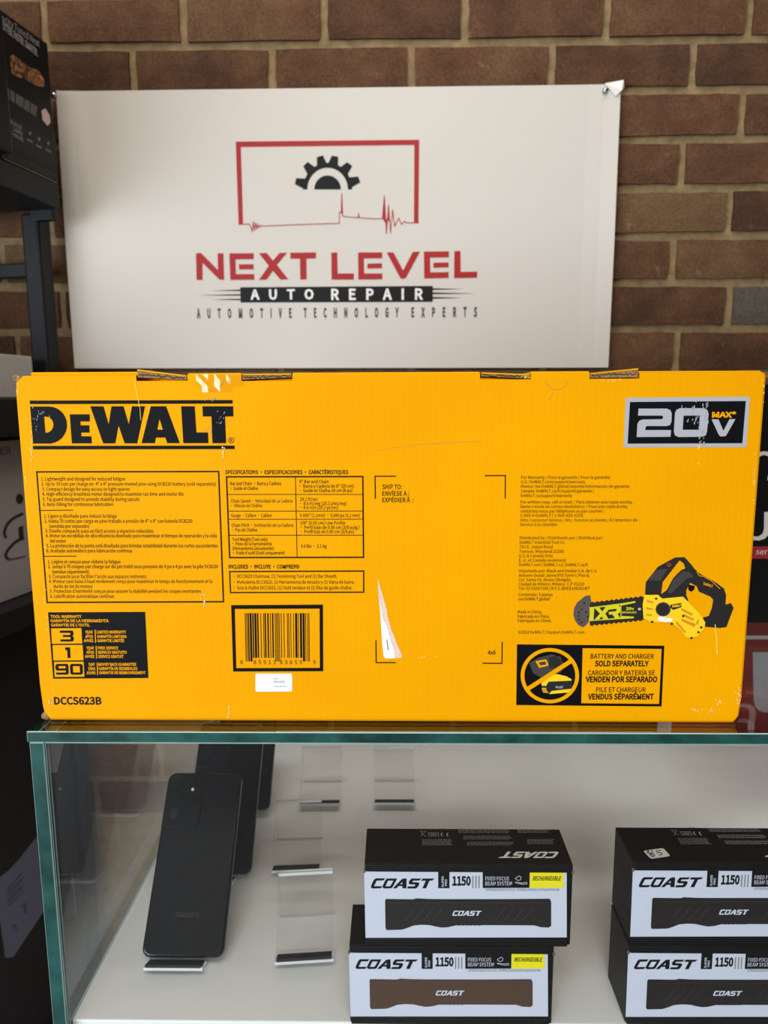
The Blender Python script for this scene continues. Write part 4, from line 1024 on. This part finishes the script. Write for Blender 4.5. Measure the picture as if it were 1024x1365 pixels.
rbox('shelf_bracket', -.050, -.012, -.0005, .012, ZS-.046, ZS+.016, .002)
for x0, y0 in ((-.066, .000), (-.44, .000), (-.44, -.47), (-.066, -.47)):
    bm = bmesh.new(); add_box(bm, x0, x0+.028, y0, y0+.029, 0, ZS-.034+h0, bevel=.004); from_bm('post', bm, RACKM, rack)
rbox('cross_bar', -.41, -.067, .010, .022, ZS-.12, ZS-.10)

# black heater carton on the rack's top shelf
hc = empty('heater_carton', (a_far.x, a_far.y, ZS), ra, 'black carton with fire picture on the top rack shelf', 'carton')
HBLK = mat('charcoal_carton', (15, 14, 14), .5, spec=.25)
hitH = hit_side(0); HH = hitH(56, 52.7).z-ZS
bm = bmesh.new(); add_box(bm, -.30, 0, -.110, -.002, .0004, HH, bevel=.0015); from_bm('carton_body', bm, HBLK, hc)
PH = Print(hc, hitH, Vector((0, 0, 1)), NH, .0003)
O = Crop(0, 0, 4.556)
HG = mat('pale_grey_print', (150, 146, 142), .6); HP = mat('grey_panel', (40, 40, 40), .6, spec=.2)
FIRE = bpy.data.materials.new('fire_print'); FIRE.use_nodes = True
nt = FIRE.node_tree; b_ = nt.nodes['Principled BSDF']; tc = nt.nodes.new('ShaderNodeTexCoord'); nn = nt.nodes.new('ShaderNodeTexNoise'); nn.inputs['Scale'].default_value = 55; nn.inputs['Detail'].default_value = 5; nn.inputs['Distortion'].default_value = 2.5
cr = nt.nodes.new('ShaderNodeValToRGB'); cr.color_ramp.elements[0].position = .40; cr.color_ramp.elements[0].color = lin((30, 24, 22)); cr.color_ramp.elements[1].position = .72; cr.color_ramp.elements[1].color = lin((206, 128, 74))
nt.links.new(tc.outputs['Object'], nn.inputs['Vector']); nt.links.new(nn.outputs['Fac'], cr.inputs[0]); nt.links.new(cr.outputs[0], b_.inputs['Base Color']); b_.inputs['Roughness'].default_value = .6
PH.poly(FIRE, 1, O((55, 335), (80, 330), (130, 375), (180, 410), (230, 425), (265, 480), (270, 525), (240, 530), (200, 510), (150, 480), (100, 465), (70, 445)))
def ht(t, xa, ya, xb2, yb2, hgt, m=HG, bold=.0):
    vs__, tr__ = text_tris(t, bold); o_ = hitH(*O((xa, ya))[0]); r_ = hitH(*O((xb2, yb2))[0])
    PH.tris([o_+(r_-o_)*u+Vector((0, 0, hgt*v)) for u, v in vs__], tr__, m, 2)
PH.done('fire_picture', 'orange fire picture'); 
ht('Velocity Tuned Heat', -36, 95, 240, 290, .0085); PH.done('side_lettering', 'grey heading'); ht('HOTTER. FASTER. SMARTER.', 3, 168, 228, 345, .0085, HG, .03)
PH.done('side_lettering', 'bold grey heading')
for i in range(5): ht('lllll llll lllllll lllll llllll', 18+i*2, 530+i*14, 225-i*2, 660+i*12, .0022)
PH.done('side_lettering', 'grey lettering')
PH.poly(HP, 1, O((20, 680), (335, 860), (350, 1105), (38, 955)))
ht('Advanced', 55, 745, 130, 790, .006); ht('Safety', 80, 795, 135, 825, .006); ht('Features', 75, 825, 140, 862, .006)
for x, y in ((180, 810), (235, 845), (292, 870)):
    PH.ellipse(HG, 2, *O((x, y))[0], 1.4, 2.2, hole=.5, n=12); ht('ooo', x-16, y+45, x+16, y+60, .004)
PH.poly(HBLK, 2, O((45, 870), (330, 1010), (345, 1050), (48, 915)))
PH.done('feature_panel', 'grey panel with safety lettering and icons')
PH.line(KRAFT, 2, O((24, 965), (345, 1112)), .9); PH.done('worn_edge', 'worn tan lower edge')
PH.poly(mat('pink_sticker', (200, 170, 160), .6), 3, O((248, 672), (272, 658), (298, 700), (304, 745), (285, 765), (255, 730)))
PH.done('round_sticker', 'small pale pink sticker')
# second dark carton in front of it, its edge just in the frame
lx = -.002
d = ray(11, 100); o_ = AF + R3 @ Vector((0, -.118, 0)); nyl = R3 @ Vector((0, 1, 0))
q = rloc(EYE + d*((o_-EYE).dot(nyl)/d.dot(nyl)))
oc = empty('dark_carton', (a_far.x, a_far.y, ZS), ra, 'plain black carton at the picture edge, in front of the heater carton', 'carton')
bm = bmesh.new(); add_box(bm, q.x-.26, q.x, -.33, -.118, .0004, HH*.9, bevel=.004); from_bm('carton_body', bm, HBLK, oc)

LX = -.035; hitR = hit_side(LX)
def side_carton(name, y0, y1, w, zb, zt_, m, label):
    e = empty(name, (a_far.x, a_far.y, zb), ra, label, 'carton')
    bm = bmesh.new(); add_box(bm, LX-w, LX, y0, y1, .0004, zt_-zb, bevel=.0015); from_bm('carton_body', bm, m, e)
    return e
GW = mat('grey_white_board', (150, 144, 140), .6)
sc1 = side_carton('white_carton', -.34, -.037, .30, .2486, .3070, mat('off_white_board', (176, 170, 164), .6), 'low off-white carton on the middle rack shelf')
sc2 = side_carton('grey_carton', -.38, -.02, .30, -.0254, .192, GW, 'pale grey carton with strap picture behind the yellow carton, on the rack')
PC = Print(sc2, hitR, Vector((0, 0, 1)), NH, .0003)
PC.text(mat('blue_grey_print', (84, 80, 104), .5), 1, 'ER', 0.5, 15, 597, 606, .02, dy=-2); PC.done('side_lettering', 'blue lettering')
SB = mat('strap_print', (40, 34, 32), .5); SR = mat('strap_brown_print', (110, 76, 62), .5)
e1 = Crop(0, 640, 6.2)
def smooth(pts, n=5):
    out = []
    P = [pts[0]]+list(pts)+[pts[-1]]
    for i in range(1, len(P)-2):
        for k in range(n):
            t = k/n; out.append(tuple(.5*((2*P[i][a])+(P[i+1][a]-P[i-1][a])*t+(2*P[i-1][a]-5*P[i][a]+4*P[i+1][a]-P[i+2][a])*t*t+(3*P[i][a]-P[i-1][a]-3*P[i+1][a]+P[i+2][a])*t**3) for a in (0, 1)))
    return out+[pts[-1]]
PC.line(SB, 1, e1(*smooth([(180, 280), (110, 315), (60, 365), (35, 430), (45, 470)])), 3.6); PC.line(SB, 1, e1(*smooth([(190, 480), (130, 510), (70, 570), (45, 625), (70, 655)])), 3.6); PC.line(SR, 1, e1((70, 655), (120, 650), (205, 630)), 2.6)
PC.poly(SB, 1, e1((150, 390), (190, 375), (195, 480), (155, 490))); PC.ellipse(SB, 1, *e1((160, 155))[0], 5, 7, n=14)
PC.done('side_picture', 'dark strap picture')['kind'] = 'stuff'
sc3 = side_carton('labelled_carton', -.43, -.02, .30, -.6999, -.068, mat('black_board', (26, 22, 21), .6, spec=.2), 'tall black carton with lilac label beside the glass counter')
PD = Print(sc3, hitR, Vector((0, 0, 1)), NH, .0003)
e2 = Crop(0, 1100, 5.15)
LIL = mat('lilac_label', (78, 75, 88), .6); LID = mat('label_ink', (54, 51, 62), .6)
PD.poly(LIL, 1, e2((-60, 410), (0, 355), (60, 310), (140, 220), (250, 80), (300, 20), (300, 590), (200, 740), (90, 905), (35, 910), (-10, 600)))
for i in range(6): PD.line(LID, 2, e2((50, 430+i*25), (150+10*(i % 2), 330+i*25)), 1.4)
PD.line(LID, 2, e2((150, 560), (170, 540), (172, 600)), 2.5); PD.line(LID, 2, e2((80, 700), (100, 680), (110, 720)), 2)
PD.done('side_label', 'lilac paper label with faint print')
